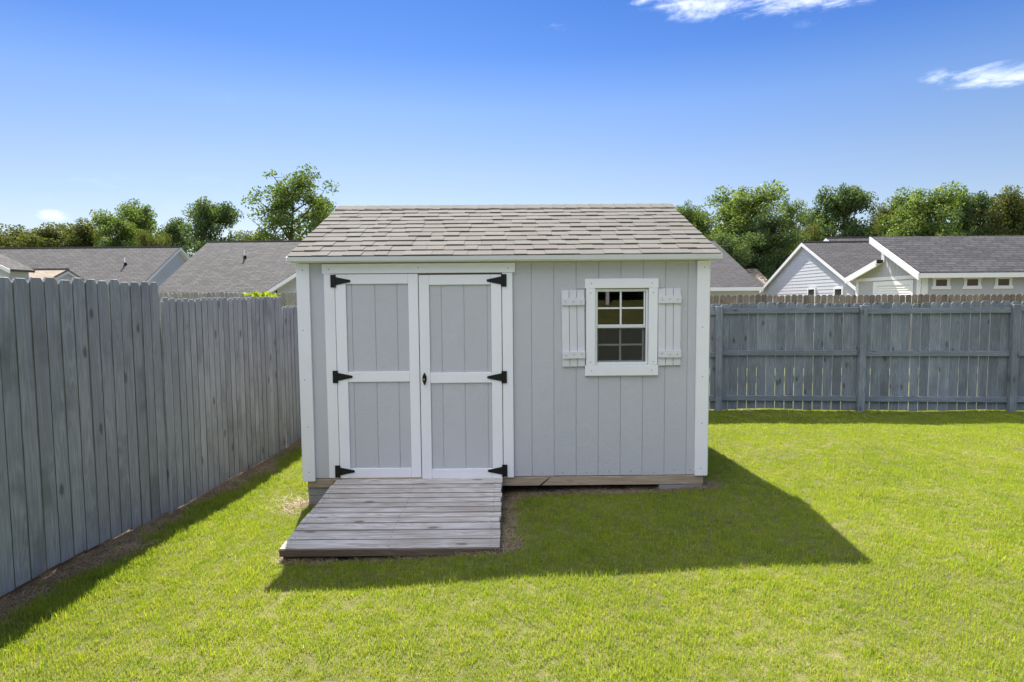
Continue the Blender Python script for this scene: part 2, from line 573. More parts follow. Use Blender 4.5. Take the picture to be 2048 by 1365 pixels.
def height(x, y):
    x = np.asarray(x, float); y = np.asarray(y, float)
    h = .012 - .042 * smoothstep(y, 4.2, 5.6) - .075 * smoothstep(y, 6.0, 9.8) - .35 * smoothstep(y, 11, 32)
    h = h + .030 * np.clip(x, -3.6, 3.6) * (1 - smoothstep(y, 6.5, 9.5)) * smoothstep(y, -3, 2)
    h = h - .02 * np.exp(-(((x + 2.0) / .7) ** 2 + ((y - 5.3) / .6) ** 2))
    h = h - .02 * np.exp(-((x - 0.6) / .9) ** 2) * np.exp(-((y - 5.5) / .5) ** 2)
    h = h + .010 * np.sin(1.7 * x + .6) * np.cos(1.3 * y + .4) + .006 * np.sin(4.1 * x + 2.2 * y)
    return h


def soil_mask(x, y):
    x = np.asarray(x, float); y = np.asarray(y, float)
    wob = .07 * np.sin(3.1 * y + .7) + .05 * np.sin(7.7 * y) + .03 * np.sin(17.3 * y + 1.0)
    strip = 1 - smoothstep(x - fence_x(y), .15 + wob, .33 + wob)
    strip = strip * (x > fence_x(y) - .25)
    u, v = x - SHED_X, y - SHED_Y
    under = (np.abs(u) < 1.9) * (v > -.10 + .03 * np.sin(5 * x)) * (v < 3.4)
    side = smoothstep(-np.abs(x + .055 + .02 * np.sin(9 * y)), -.10, -.05) * (y > 4.05) * (y < 5.5)
    foot = (x > -1.66) * (x < -.08) * (y > 4.0) * (y < 5.5)
    corner = np.exp(-(((x - 1.85) / .10) ** 2 + ((y - 5.5) / .12) ** 2)) + np.exp(-(((x + 2.02) / .13) ** 2 + ((y - 5.42) / .2) ** 2))
    bare = (x > -.1) * (x < .30) * (v > -.16 + .06 * np.sin(9 * x)) * (v < 0)
    return np.clip(np.maximum.reduce([strip * 1.0, under * 1.0, side * 1.0, foot * 1.0, corner, bare * .8]), 0, 1)


xs = np.concatenate([[-600, -300, -150, -80, -45, -25, -14, -9], np.arange(-6, 12.01, .1), [14, 18, 25, 45, 80, 150, 300, 600]])
ys = np.concatenate([[-120, -60, -30, -14, -6, -2], np.arange(0, 12.01, .1), [13, 14.5, 16, 19, 23, 28, 34, 45, 70, 120, 250, 500, 1000]])
GX, GY = np.meshgrid(xs, ys)
GZ = height(GX, GY)
nx, ny = len(xs), len(ys)
Vg = np.stack([GX.ravel(), GY.ravel(), GZ.ravel()], 1)
i = np.arange(nx * ny).reshape(ny, nx)
Fg = np.stack([i[:-1, :-1], i[:-1, 1:], i[1:, 1:], i[1:, :-1]], -1).reshape(-1, 4)
ground = put('ground', fast_mesh('ground', Vg, Fg, M['ground'], {'soil': ('POINT', soil_mask(GX, GY).ravel())}))
tag(ground, kind='structure')

# ------------------------------------------------------------------ the shed
shed = thing('garden_shed', 'pale grey garden shed with white trim, double doors and tan shingle roof', 'shed', (SHED_X, SHED_Y, 0), SHED_YAW)
ZB, ZT = .135, 2.10
WIN = (.815, 1.30, 1.158, 1.856)     # window opening u0 u1 z0 z1
screw_v = [(.0045 * math.cos(a), 0, .0045 * math.sin(a)) for a in np.linspace(0, 2 * math.pi, 8, endpoint=False)]
screw_v += [(x * .7, -.0015, z * .7) for x, y, z in screw_v]
screw_f = [(i, (i + 1) % 8, 8 + (i + 1) % 8, 8 + i) for i in range(8)] + [tuple(range(8, 16))]
SCREW = mesh('screw', screw_v, screw_f, M['steel'])


def screws(board, pts, parent=None):
    for (u, y, z) in pts:
        if parent:
            put('screw', SCREW, parent, (u, y, z))
        else:
            put('screw', SCREW, board, (u - board.location.x, y - board.location.y, z - board.location.z))


# front wall: sheathing with the window cut out, siding boards in front of it
fw = MB()
fw.box(-1.84, WIN[0], .006, .09, ZB, ZT + .03)
fw.box(WIN[1], 1.84, .006, .09, ZB, ZT + .03)
fw.box(WIN[0], WIN[1], .006, .09, ZB, WIN[2])
fw.box(WIN[0], WIN[1], .006, .09, WIN[3], ZT + .03)
wall = fw.build('front_wall', M['siding'], shed)


def siding(u0, u1, z0, z1):
    box('siding_board', M['siding'], wall, u0 + .0022, u1 - .0022, 0, .0062, z0, z1, .0022)


grooves = [.038 + .2027 * k for k in range(9)]          # .038 .. 1.66
grooves[0] = .07
siding(-1.80, -1.60, ZB, ZT)
edges = grooves + [1.80]
for a, b_ in zip(edges[:-1], edges[1:]):
    if b_ <= WIN[0] or a >= WIN[1]:
        siding(a, b_, ZB + rnd.uniform(-.002, .002), ZT)
    else:
        siding(a, b_, ZB + rnd.uniform(-.002, .002), WIN[2])
        siding(a, b_, WIN[3], ZT)
for u in (.1, .33, .52, .74, .95, 1.15, 1.36, 1.55, 1.7):
    put('screw', SCREW, wall, (u, -.0005, ZB + .035 + rnd.uniform(-.01, .01)))
# other walls, floor
ow = MB()
ow.box(-1.84, -1.80, .09, 3.2, ZB, 2.02); ow.box(1.80, 1.84, .09, 3.2, ZB, 2.02); ow.box(-1.80, 1.80, 3.16, 3.2, ZB, 2.02)
for u0, u1 in ((-1.84, -1.80), (1.80, 1.84)):
    v = [(u0, .04, 2.02), (u0, 3.2, 2.02), (u0, 1.62, 2.74), (u1, .04, 2.02), (u1, 3.2, 2.02), (u1, 1.62, 2.74)]
    ow.add(v, [(0, 1, 2), (5, 4, 3), (0, 3, 4, 1), (1, 4, 5, 2), (2, 5, 3, 0)])
ow.build('side_wall', M['siding'], shed)
box('floor_deck', M['inside'], shed, -1.79, 1.79, .095, 3.15, ZB + .002, ZB + .02, 0)
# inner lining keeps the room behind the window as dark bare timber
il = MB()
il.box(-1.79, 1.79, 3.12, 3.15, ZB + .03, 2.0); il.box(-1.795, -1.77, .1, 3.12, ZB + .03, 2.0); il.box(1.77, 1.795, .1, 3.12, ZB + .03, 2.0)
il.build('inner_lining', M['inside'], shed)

# corner boards
for (u0, u1, z0, z1, us) in ((-1.868, -1.752, .112, 2.10, (-1.81,)), (1.735, 1.850, .131, 2.10, (1.80,))):
    cb = box('corner_board', M['white'], shed, u0, u1, -.026, -.002, z0, z1, .003)
    screws(cb, [(us[0] + rnd.uniform(-.012, .012), -.0265, z) for z in (.2, .62, 1.05, 1.5, 2.04)])
    side = -1 if u0 < 0 else 1
    e0, e1 = (u0 + .008, u0 + .030) if side < 0 else (u1 - .030, u1 - .008)
    box('corner_return', M['white'], shed, e0 if side < 0 else 1.842, e1 if side < 0 else 1.862, 0.0, .09, z0 + .008, z1, .003)

# skid beams, and the floor's front beam
fb = box('floor_beam', M['skid'], shed, -1.83, 1.82, -.004, .036, .047, .129, .003)
for v in (.95, 1.6, 2.3, 3.1):
    box('skid', M['skid'], shed, -1.83, 1.82, v, v + .09, .045, .13, .003)
# bright resin split in the beam
sp = MB()
for k, (ua, ub) in enumerate(((.30, .40), (.315, .41))):
    sp.add([(ua, -.0046, .048 + .002 * k), (ua + .022 - .012 * k, -.0046, .048), (ub + .004, -.0046, .127), (ub, -.0046, .1272)], [(0, 1, 2, 3)])
tag(sp.build('resin_split', plain('dark_resin_split', (.05, .03, .02), .6), shed), 'dark slanting split in the floor beam')

# door casing and header
hd = box('door_header', M['white_h'], shed, -1.638, .094, -.028, -.002, 2.006, 2.094, .003)
screws(hd, [(-1.575, -.0285, 2.045), (-.775, -.0285, 2.055), (.03, -.0285, 2.045)])
box('door_casing', M['white'], shed, -1.622, -1.527, -.026, -.001, .143, 2.004, .003)
box('door_casing', M['white'], shed, -.024, .071, -.026, -.001, .131, 2.004, .003)
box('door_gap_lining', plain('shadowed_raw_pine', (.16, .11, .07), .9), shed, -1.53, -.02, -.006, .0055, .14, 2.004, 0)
box('threshold', M['skid'], shed, -1.60, -.03, -.028, -.005, .108, .139, .003)


def rect_prism_part(name, material, parent, x0, x1, y0, y1, z0, z1, c=.003):
    return box(name, material, parent, x0, x1, y0, y1, z0, z1, c)


def hinge(parent, u_plate, z, side):
    """strap hinge: butt plate on the casing, knuckle, tapered strap on the door"""
    mb = MB()
    w = .043
    p0, p1 = (u_plate, u_plate + w) if side > 0 else (u_plate - w, u_plate)
    mb.box(p0, p1, -.036, -.029, z - .056, z + .056, c=.002)
    # knuckle barrel
    kx = p1 if side > 0 else p0
    n = 10
    ring = [(kx + .006 * math.cos(t), -.036 + .006 * math.sin(t)) for t in np.linspace(0, 2 * math.pi, n, endpoint=False)]
    v = [(x, y, z - .056) for x, y in ring] + [(x, y, z + .056) for x, y in ring]
    mb.add(v, [(i, (i + 1) % n, n + (i + 1) % n, n + i) for i in range(n)] + [tuple(range(n))[::-1], tuple(range(n, 2 * n))])
    x0 = kx + side * .004
    poly = [(0, -.036), (.115, -.0125), (.124, -.0115), (.131, -.006), (.133, 0), (.131, .006), (.124, .0115), (.115, .0125), (0, .036)]
    pts = [(x0 + side * x, z + d) for x, d in poly]
    if side < 0:
        pts = pts[::-1]
    mb.add(*prism(pts, -.0355, -.030))
    for q in (.03, .07, .108):
        mb.box(x0 + side * q - .004, x0 + side * q + .004, -.0375, -.0354, z - .004, z + .004, c=.0012)
    for dz in (-.035, 0, .035):
        xm = (p0 + p1) / 2
        mb.box(xm - .004, xm + .004, -.038, -.0359, z + dz - .004, z + dz + .004, c=.0012)
    o = mb.build('hinge', M['black'], parent)
    return o


def door(u0, u1, z0, z1, st_l, st_r, rails, grv, hinge_side, plates):
    d = put('door', mesh('door', *box_geo(u0 + .01, u1 - .01, -.0095, -.0065, z0 + .01, z1 - .01), M['siding']), shed)
    for a, b2 in ((u0, st_l), (st_r, u1)):
        rect_prism_part('stile', M['white'], d, a, b2, -.0285, -.010, z0, z1)
    for (r0, r1) in rails:
        rect_prism_part('rail', M['white_h'], d, st_l + .0008, st_r - .0008, -.0283, -.010, r0, r1)
    es = [st_l] + grv + [st_r]
    for (r0, r1) in zip([r[1] for r in rails[:-1]], [r[0] for r in rails[1:]]):
        for a, b2 in zip(es[:-1], es[1:]):
            box('panel_board', M['siding'], d, a + .0028, b2 - .0028, -.0145, -.0098, r0 + .0005, r1 - .0005, .0014)
    for (up, z) in plates:
        hinge(d, up, z, hinge_side)
    return d


door(-1.522, -.779, .141, 2.000, -1.427, -.868, [(.141, .231), (1.027, 1.121), (1.912, 2.000)], [-1.377, -1.169, -.970], 1,
     [(-1.561, 1.940), (-1.564, 1.077), (-1.566, .206)])
dr = door(-.772, -.030, .128, 1.989, -.680, -.124, [(.128, .218), (1.011, 1.106), (1.899, 1.989)], [-.571, -.368, -.158], -1,
          [(.017, 1.935), (.013, 1.061), (.010, .198)])
# T handle with its lozenge plate and key cylinder
hp = MB()
poly = []
for t in np.linspace(0, 2 * math.pi, 20, endpoint=False):
    rr = .019 * (1 - .75 * abs(math.sin(t)) ** 3)
    poly.append((rr * math.cos(t) * 1.0, .057 * math.sin(t)))
hp.add(*prism([(-.734 + x, 1.052 + z) for x, z in poly], -.036, -.029))
hp.add(*prism([(-.734 + x * .35, 1.052 + z * .95) for x, z in poly], -.062, -.052))
hp.box(-.740, -.728, -.054, -.035, 1.046, 1.058, c=.002)
hnd = hp.build('handle', M['black'], dr)
cyl = [(.008 * math.cos(t), .008 * math.sin(t)) for t in np.linspace(0, 2 * math.pi, 12, endpoint=False)]
MB().add(*prism([(-.735 + x, 1.050 + z) for x, z in cyl], -.0645, -.0618)).build('key_cylinder', M['brass'], dr)

# window
win = put('window', MB().box(.818, .836, -.004, .06, 1.16, 1.852, c=.002).box(1.279, 1.297, -.004, .06, 1.16, 1.852, c=.002)
          .box(.8365, 1.2785, -.004, .06, 1.832, 1.852, c=.002).box(.8365, 1.2785, -.008, .06, 1.16, 1.186, c=.002)
          .build('window_frame_tmp', M['vinyl']).data, shed)
bpy.data.objects.remove(bpy.data.objects['window_frame_tmp'])
for nm, a in (('casing', (.722, 1.388, 1.857, 1.944)), ('casing', (.724, 1.389, 1.064, 1.158))):
    cz = box(nm, M['white_h'], win, a[0], a[1], -.026, -.001, a[2], a[3], .003)
    screws(cz, [(a[0] + .06, -.0265, (a[2] + a[3]) / 2), (a[1] - .06, -.0265, (a[2] + a[3]) / 2)], win)
for a in ((.734, .816), (1.300, 1.382)):
    cz = box('casing', M['white'], win, a[0], a[1], -.0255, -.001, 1.1585, 1.8565, .003)
    screws(cz, [((a[0] + a[1]) / 2, -.026, 1.19), ((a[0] + a[1]) / 2, -.026, 1.815)], win)


def sash(z0, z1, u0, u1, y, zm, tilt):
    s = put('sash', MB().box(u0 - .012, u0, y, y + .02, z0 - .014, z1 + .012, c=.002).box(u1, u1 + .012, y, y + .02, z0 - .014, z1 + .012, c=.002)
            .box(u0 + .0005, u1 - .0005, y, y + .02, z1, z1 + .012, c=.002).box(u0 + .0005, u1 - .0005, y, y + .02, z0 - .014, z0, c=.002)
            .build('sash_tmp', M['vinyl']).data, win)
    bpy.data.objects.remove(bpy.data.objects['sash_tmp'])
    um = (u0 + u1) / 2
    box('muntin', M['vinyl'], win, um - .008, um + .008, y + .002, y + .016, z0 + .0005, z1 - .0005, .002)
    for a, b2 in ((u0, um - .0085), (um + .0085, u1)):
        box('muntin', M['vinyl'], win, a + .0005, b2, y + .003, y + .015, zm - .008, zm + .008, .002)
    for a, b2 in ((u0, um), (um, u1)):
        for c0, c1 in ((z0, zm), (zm, z1)):
            put('pane', mesh('pane', [(a, 0, c0 - zm), (b2, 0, c0 - zm), (b2, 0, c1 - zm), (a, 0, c1 - zm)], [(0, 1, 2, 3)], M['glass']), win,
                (0, y + .019, zm), (tilt, 0, 0))


sash(1.528, 1.826, .842, 1.262, .004, 1.677, R(2.3))
sash(1.198, 1.486, .850, 1.256, .030, 1.342, R(1.2))
box('screen_bar', M['vinyl'], win, .838, 1.277, .000, .012, 1.499, 1.512, .002)
put('insect_screen', mesh('insect_screen', [(.838, .012, 1.188), (1.277, .012, 1.188), (1.277, .012, 1.498), (.838, .012, 1.498)], [(0, 1, 2, 3)], M['screen']), win)

# shutters
for (u0, z0, z1, b_lo, b_hi, rot) in ((.519, 1.150, 1.843, (1.224, 1.290), (1.706, 1.772), R(-.7)), (1.3885, 1.153, 1.855, (1.226, 1.292), (1.718, 1.784), R(-.3))):
    sh = put('shutter', mesh('shutter', *box_geo(-.09, .09, -.004, -.001, .02, z1 - z0 - .02), M['shutter']), shed, (u0 + .103, 0, z0), (0, rot, 0))
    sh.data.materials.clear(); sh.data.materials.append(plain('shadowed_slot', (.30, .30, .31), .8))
    ww = .0655
    for k in range(3):
        a = -.102 + k * .0695
        s = box('slat', M['shutter'], sh, a, a + ww, -.020, -.0045, 0 + rnd.uniform(-.002, .002), z1 - z0 + rnd.uniform(-.002, .002), .002)
    for (q0, q1) in (b_lo, b_hi):
        bt = box('batten', M['shutter'], sh, -.104, .104, -.038, -.0205, q0 - z0, q1 - z0, .002, (0, rnd.uniform(-.012, .012), 0))
        for k in range(3):
            put('screw', SCREW, sh, (-.07 + .07 * k, -.0385, (q0 + q1) / 2 - z0 + rnd.uniform(-.006, .006)))

# roof
SL = math.atan2(.69, 1.70)
EZ, EV = 2.155, -.10            # lower edge of the roof deck top
UL, UR = -1.918, 1.924
rise = .69 / 1.70
rf = MB()
t = .035
prof = [(EV, EZ), (1.6, EZ + .69), (3.3, EZ), (3.3, EZ - t), (1.6, EZ + .69 - t), (EV, EZ - t)]
v = [(UL + .012, y, z - .004) for y, z in prof] + [(UR - .012, y, z - .004) for y, z in prof]
n = len(prof)
rf.add(v, [tuple(range(n))[::-1], tuple(range(n, 2 * n))] + [(i, (i + 1) % n, (i + 1) % n + n, i + n) for i in range(n)])
roof = rf.build('roof', M['shingle'], shed)
NC = 12
slope_len = math.hypot(.69, 1.70)
EXPO = slope_len / (NC + .12)
cache = {}


def shingle_mesh(w, th):
    key = (round(w, 3), th)
    if key not in cache:
        L = EXPO * 1.55
        v, f = box_geo(-w / 2, w / 2, 0, L, 0, th)
        v = [(x, y, z if y == 0 else z * .35) for x, y, z in v]
        cache[key] = mesh('shingle', v, f, M['shingle'])
    return cache[key]


for c in range(NC):
    s = c * EXPO
    u = UL - rnd.uniform(0, .004)
    thick = rnd.random() < .5
    while u < UR - .01:
        w = rnd.choice((.115, .14, .165, .19, .22, .25, .16, .13))
        if UR - (u + w) < .08:
            w = UR - u + rnd.uniform(-.002, .004)
        th = .0100 if thick else .0055
        thick = not thick if rnd.random() < .82 else thick
        y = EV - .014 + s * math.cos(SL); z = EZ - .004 + s * math.sin(SL)
        sag = -.006 * math.sin(math.pi * (u - UL) / (UR - UL))
        put('shingle', shingle_mesh(w - .0016, th), roof, (u + w / 2, y + rnd.uniform(-.003, .002), z + sag * 0 + .0045),
            (SL - .036, rnd.uniform(-.004, .004), rnd.uniform(-.006, .006)))
        u += w
# ridge caps, each lapping the next
capg = {}
u = UL
k = 0
while u < UR - .02:
    w = min(.142 if k else .19, UR - u)
    L = .155
    vv = []
    for (uu, dz) in ((0, .011), (w + .02, .005)):
        for (y, z) in ((-L, -L * rise), (0, 0), (L, -L * rise)):
            vv.append((uu, y, z + dz)); vv.append((uu, y, z + dz - .007))
    ff = [(0, 6, 8, 2), (2, 8, 10, 4), (1, 3, 9, 7), (3, 5, 11, 9), (0, 1, 7, 6), (4, 10, 11, 5), (0, 2, 3, 1), (2, 4, 5, 3), (6, 7, 9, 8), (8, 9, 11, 10)]
    put('ridge_cap', mesh('ridge_cap', vv, ff, M['shingle']), roof, (u, 1.6, EZ + .69 + .010), (rnd.uniform(-.01, .01), 0, 0))
    u += w
    k += 1
# fascia with its lapped drip edge
box('fascia', M['white_h'], shed, UL + .004, UR - .004, EV - .004, EV + .018, 2.062 + .047, EZ - .010, .002)
dl = MB().box(UL, .63, EV - .016, EV - .0045, 2.112, EZ - .004, c=.0015)
dl.build('drip_edge', M['drip'], shed)
MB().box(.62, UR, EV - .0195, EV - .0165, 2.109, EZ - .003, c=.001).box(.6305, UR, EV - .016, EV - .0045, 2.112, EZ - .004, c=.0015).build('drip_edge', M['drip'], shed)
box('soffit', M['white_h'], shed, UL + .02, UR - .02, EV + .0185, .010, 2.104, 2.114, 0)
for (u0, u1) in ((UL - .006, UL + .0115), (UR - .0115, UR + .006)):
    rb = MB()
    pr = [(EV - .012, EZ - .008), (1.6, EZ + .69 - .008), (1.6, EZ + .69 - .10), (EV - .012, EZ - .045)]
    pr2 = [(1.6, EZ + .69 - .008), (3.31, EZ - .008), (3.31, EZ - .06), (1.6, EZ + .69 - .10)]
    for p in (pr, pr2):
        n = len(p)
        v = [(u0, y, z) for y, z in p] + [(u1, y, z) for y, z in p]
        rb.add(v, [tuple(range(n)), tuple(range(n, 2 * n))[::-1]] + [(i, i + n, (i + 1) % n + n, (i + 1) % n) for i in range(n)])
    rb.build('rake_board', M['white_h'], shed)

# ------------------------------------------------------------------ the ramp
ramp = thing('wooden_ramp', 'low weathered grey plank ramp leading up to the double doors', 'ramp', (0, 0, 0))
RE = [5.428, 5.275, 5.178, 5.066, 4.967, 4.867, 4.77, 4.66, 4.567, 4.466, 4.342, 4.195, 4.050]


def ramp_z(y):
    return .052 + .078 * (y - 4.05) / 1.378


rt = math.atan2(.078, 1.378)
for k, (b1, b0) in enumerate(zip(RE[:-1], RE[1:])):
    L = b1 - b0
    yc = (b0 + b1) / 2
    x0 = -1.625 + rnd.uniform(-.008, .008); x1 = -.098 + rnd.uniform(-.006, .006)
    v, f = box_geo(-(x1 - x0) / 2, (x1 - x0) / 2, -L / 2 + .0035, L / 2 - .0035, -.036, 0, .0042)
    pm = mesh('plank', v, f, M['ramp'])
    pm.materials.append(M['ramp_edge'])
    for q in range(6, len(f)):
        pm.polygons[q].material_index = 1
    p = put('plank', pm, ramp, ((x0 + x1) / 2, yc, ramp_z(yc) + rnd.uniform(-.0025, .0025)),
            (rt + rnd.uniform(-.012, .012), 0, rnd.uniform(-.0015, .0015)))
    for q in (-.715, -.02, .70):
        for e in (-.28, .28):
            put('screw', SCREW, p, (q + rnd.uniform(-.01, .01), e * L, .0008), (R(-90), 0, 0))
box('front_edge', M['ramp_side'], ramp, -1.618, -.102, 4.040, 4.049, .000, .0475, .002)
for x in (-1.60, -.875, -.145):
    v = [(x, 4.06, -.02), (x, 5.42, -.02), (x, 5.42, ramp_z(5.42) - .044), (x, 4.06, ramp_z(4.06) - .042)]
    v += [(a + .036, b2, c2) for a, b2, c2 in v]
    put('stringer', mesh('stringer', v, [(0, 1, 2, 3), (7, 6, 5, 4), (0, 4, 5, 1), (1, 5, 6, 2), (2, 6, 7, 3), (3, 7, 4, 0)], M['ramp_side']), ramp)

# ------------------------------------------------------------------ concrete blocks under the shed
def block(x0, x1, y0, y1, z0, z1, label):
    o = box('concrete_block', M['block'], None, x0, x1, y0, y1, z0, z1, .004)
    tag(o, label, 'block', 'concrete blocks under the shed')


block(-1.895, -1.50, 5.45, 5.65, -.030, .0435, 'upper concrete block under the shed corner beside the ramp')
block(-1.890, -1.49, 5.445, 5.64, -.12, -.0325, 'lower concrete block half sunk in grass beside the ramp')
block(1.352, 1.752, 5.462, 5.66, -.08, .0435, 'flat concrete block under the shed corner furthest from the ramp')

# ------------------------------------------------------------------ fences
def picket_mesh(w, h, t, ear, mat, skew=0.0, c=.0035, edge=None):
    poly = [(-w / 2, 0), (w / 2, 0), (w / 2 + skew, h - ear), (w / 2 - ear * .75 + skew, h), (-w / 2 + ear * .75 + skew, h), (-w / 2 + skew, h - ear)]
    v, f = prism(poly, -t / 2 + c, t / 2)
    inner = []
    n = len(poly)
    cx, cz = 0, h / 2
    inner = [(x - math.copysign(c, x - cx), -t / 2, z - math.copysign(c, z - cz)) for x, z in poly]
    o = len(v)
    v = v + inner
    f = [q for q in f[1:]]
    f += [(i, (i + 1) % n, o + (i + 1) % n, o + i) for i in range(n)]
    f.append(tuple(range(o, o + n)))
    me = mesh('picket', v, f, mat)
    if edge:
        me.materials.append(edge)
        for q in range(7, 7 + n):
            if q - 7 in (1, 5):
                me.polygons[q].material_index = 1
    return me


def run(parent, name, p0, p1, pitch, width, h, ear, mat, variants=4, base=None, jz=.008, jt=.004, tilt=.004, t=.016, start=0.0, top=None, skip=()):
    """pickets along a line, each an object; local -Y of a picket faces right-hand side of p0->p1 reversed"""
    p0 = Vector(p0); p1 = Vector(p1)
    d = p1 - p0
    L = d.length
    d.normalize()
    ang = math.atan2(d.y, d.x)
    meshes = [picket_mesh(width + rnd.uniform(-.007, .006), h, t, ear * rnd.uniform(.85, 1.15), mat) for _ in range(variants)]
    nrm = Vector((-d.y, d.x))
    s = start + pitch / 2
    k = 0
    while s < L:
        q = p0 + d * s + nrm * rnd.uniform(-jt, jt)
        z = base(q.x, q.y) if base else 0
        o = put(name, rnd.choice(meshes), parent, (q.x, q.y, z + rnd.uniform(-jz, jz)), (rnd.uniform(-.003, .003), rnd.uniform(-tilt, tilt), ang + rnd.uniform(-.02, .02)))
        s += pitch
        k += 1
    return ang


def gz(x, y):
    return float(height(x, y))


# side fence at the left: picket face towards the lawn (line runs from the corner towards the camera)
lf = thing('picket_fence', 'tall grey stained dog-eared fence in stepped panels along the straw strip', 'fence', (-2.97, 3.3, 0))
lf.location = (0, 0, 0)


def fx(y):
    return float(fence_x(y))


def panel_r(y0, y1, pitch, width, top_fn, bot, jz, ear=.030):
    L = y1 - y0
    hh = {}
    y = y0 + pitch / 2
    while y < y1 - pitch * .3:
        zt = top_fn(y) + rnd.uniform(-jz, jz)
        zb = bot(y) + rnd.uniform(-.006, .006)
        key = round((zt - zb) / .015)
        if key not in hh:
            hh[key] = picket_mesh(width, key * .015, .017, ear, M['fence_left'], 0.0, .0035, M['picket_edge'])
        put('picket', hh[key], lf, (fx(y) + rnd.uniform(-.004, .004), y, zb),
            (rnd.uniform(-.0015, .0015), rnd.uniform(-.0016, .0016), R(90 - 2.86) + rnd.uniform(-.025, .025)))
        y += pitch


panel_r(.20, 5.222, .1195, .1135, lambda y: 1.930 + .008 * (y - 4), lambda y: .035 + .012 * math.sin(2.1 * y) + gz(fx(y), y), .008)
panel_r(5.255, 7.675, .1008, .0965, lambda y: 1.795 + .012 * (y - 5), lambda y: .012 + gz(fx(y), y), .006)
panel_r(7.71, 10.3, .1035, .0985, lambda y: 1.70, lambda y: .01 + gz(fx(y), y), .006)
# posts and rails stand behind the pickets
for y in (.2, 2.65, 5.16, 5.31, 7.64, 10.2):
    box('post', M['fence_left'], lf, fx(y) - .125, fx(y) - .032, y - .045, y + .045, -.4, 1.62, .004)
for (y0, y1) in ((.2, 5.19), (5.28, 7.64), (7.74, 10.2)):
    for z in (.32, .95, 1.5):
        ym = (y0 + y1) / 2
        v, f = box_geo(-.018, .018, -(y1 - y0) / 2, (y1 - y0) / 2, -.043, .043, .003)
        put('rail', mesh('rail', v, f, M['fence_left']), lf, (fx(ym) - .0325, ym, z), (0, 0, -.05))
# end board beside the gap and the brown rot board along the foot
box('post', M['fence_left'], lf, fx(5.24) + .002, fx(5.24) + .022, 5.229, 5.268, -.12, 1.77, .003, (0, R(.15), 0))
v, f = box_geo(-.011, .011, -1.1, 1.1, -.03, .03, .003)
tag(put('foot_board', mesh('foot_board', v, f, wood('brown_foot_board', (.30, .19, .11), (.18, .11, .065), 'Y', .8, .03, .3)), lf,
        (fx(3.9) - .024, 3.90, gz(fx(3.9), 3.9) + .030), (R(.3), 0, -.05)), 'raw brown board along the foot of the fence')

# blue-grey fence across the back: rails and posts on our side
BF0, BF1 = Vector((-2.75, 10.42)), Vector((10.9, 9.40))
bf = thing('picket_fence', 'blue-grey stained fence across the back lawn, posts and three rails on this side', 'fence')
bd = (BF1 - BF0).normalized()
bang = math.atan2(bd.y, bd.x)
run(bf, 'picket', BF0, BF1, .1515, .1425, 1.76, .034, M['fence_back'], 9, lambda x, y: gz(x, y) + .02, .008, .003, .0028, .015)


def bf_at(s, off, z):
    q = BF0 + bd * s + Vector((bd.y, -bd.x)) * off
    return (q.x, q.y, z)


def bf_s(px):
    lo = 0.0
    for k in range(60):
        q = BF0 + bd * lo
        p = at(px, 700, q.y)
        lo += (p.x - q.x) * .7
    return lo


posts = [bf_s(p) for p in (1436, 1720, 2022)]
posts = [posts[0] - 2.4 * k for k in (3, 2, 1)][0:] + posts + [posts[2] + 2.42]
posts = [p for p in posts if p > .1]
for p in posts:
    q = BF0 + bd * p
    h0 = gz(q.x, q.y)
    v, f = box_geo(-.052, .052, -.046, .046, -.2, 1.735 + rnd.uniform(-.01, .01), .006)
    put('post', mesh('post', v, f, M['fence_back']), bf, bf_at(p, .062, h0), (rnd.uniform(-.004, .004), rnd.uniform(-.008, .004), bang))
for a, b_ in zip(posts[:-1], posts[1:]):
    L = b_ - a - .108
    mid = BF0 + bd * ((a + b_) / 2)
    h0 = gz(mid.x, mid.y)
    for z in (.215, .955, 1.66):
        v, f = box_geo(-L / 2, L / 2, -.019, .019, -.044, .044, .004)
        put('rail', mesh('rail', v, f, M['fence_rail']), bf, bf_at((a + b_) / 2, .0285, h0 + z + rnd.uniform(-.012, .012)), (0, rnd.uniform(-.003, .003), bang))

# brown fence of the neighbours, beyond
nf = thing('picket_fence', 'brown weathered neighbours fence showing above the blue-grey fence', 'fence')
run(nf, 'picket', (-1.0, 15.0), (15.4, 14.55), .1455, .137, 1.80, .036, M['fence_brown'], 6, lambda x, y: 1.835 - 1.80 - .006 * (x - 8), .012, .004, .003, .016)
for z in (.4, 1.0, 1.55):
    v, f = box_geo(-8.1, 8.1, -.02, .02, -.045, .045)
    put('rail', mesh('rail', v, f, M['fence_brown']), nf, (7.2, 14.83, z - .02), (0, 0, -.0274))
pf = thing('picket_fence', 'pale weathered fence behind the stepped grey fence, below the house gutter', 'fence')
run(pf, 'picket', (-19, 20.2), (-1.5, 19.9), .1455, .137, 1.85, .036, M['fence_pale'], 5, lambda x, y: .255 - .005 * (x + 9), .014, .004, .004, .016)
for z in (.6, 1.2, 1.8):
    v, f = box_geo(-8.7, 8.7, -.02, .02, -.045, .045)
    put('rail', mesh('rail', v, f, M['fence_pale']), pf, (-10.2, 20.1, z), (0, 0, -.017))

# ------------------------------------------------------------------ houses
def slab(mb, pts, th):
    """a thick sheet from four top corners"""
    a, b2, c2, d2 = [Vector(p) for p in pts]
    n = (b2 - a).cross(d2 - a).normalized()
    if n.z < 0:
        n = -n
    lo = [p - n * th for p in (a, b2, c2, d2)]
    v = [tuple(p) for p in (a, b2, c2, d2)] + [tuple(p) for p in lo]
    f = [(0, 1, 2, 3), (7, 6, 5, 4), (0, 4, 5, 1), (1, 5, 6, 2), (2, 6, 7, 3), (3, 7, 4, 0)]
    mb.add(v, f)


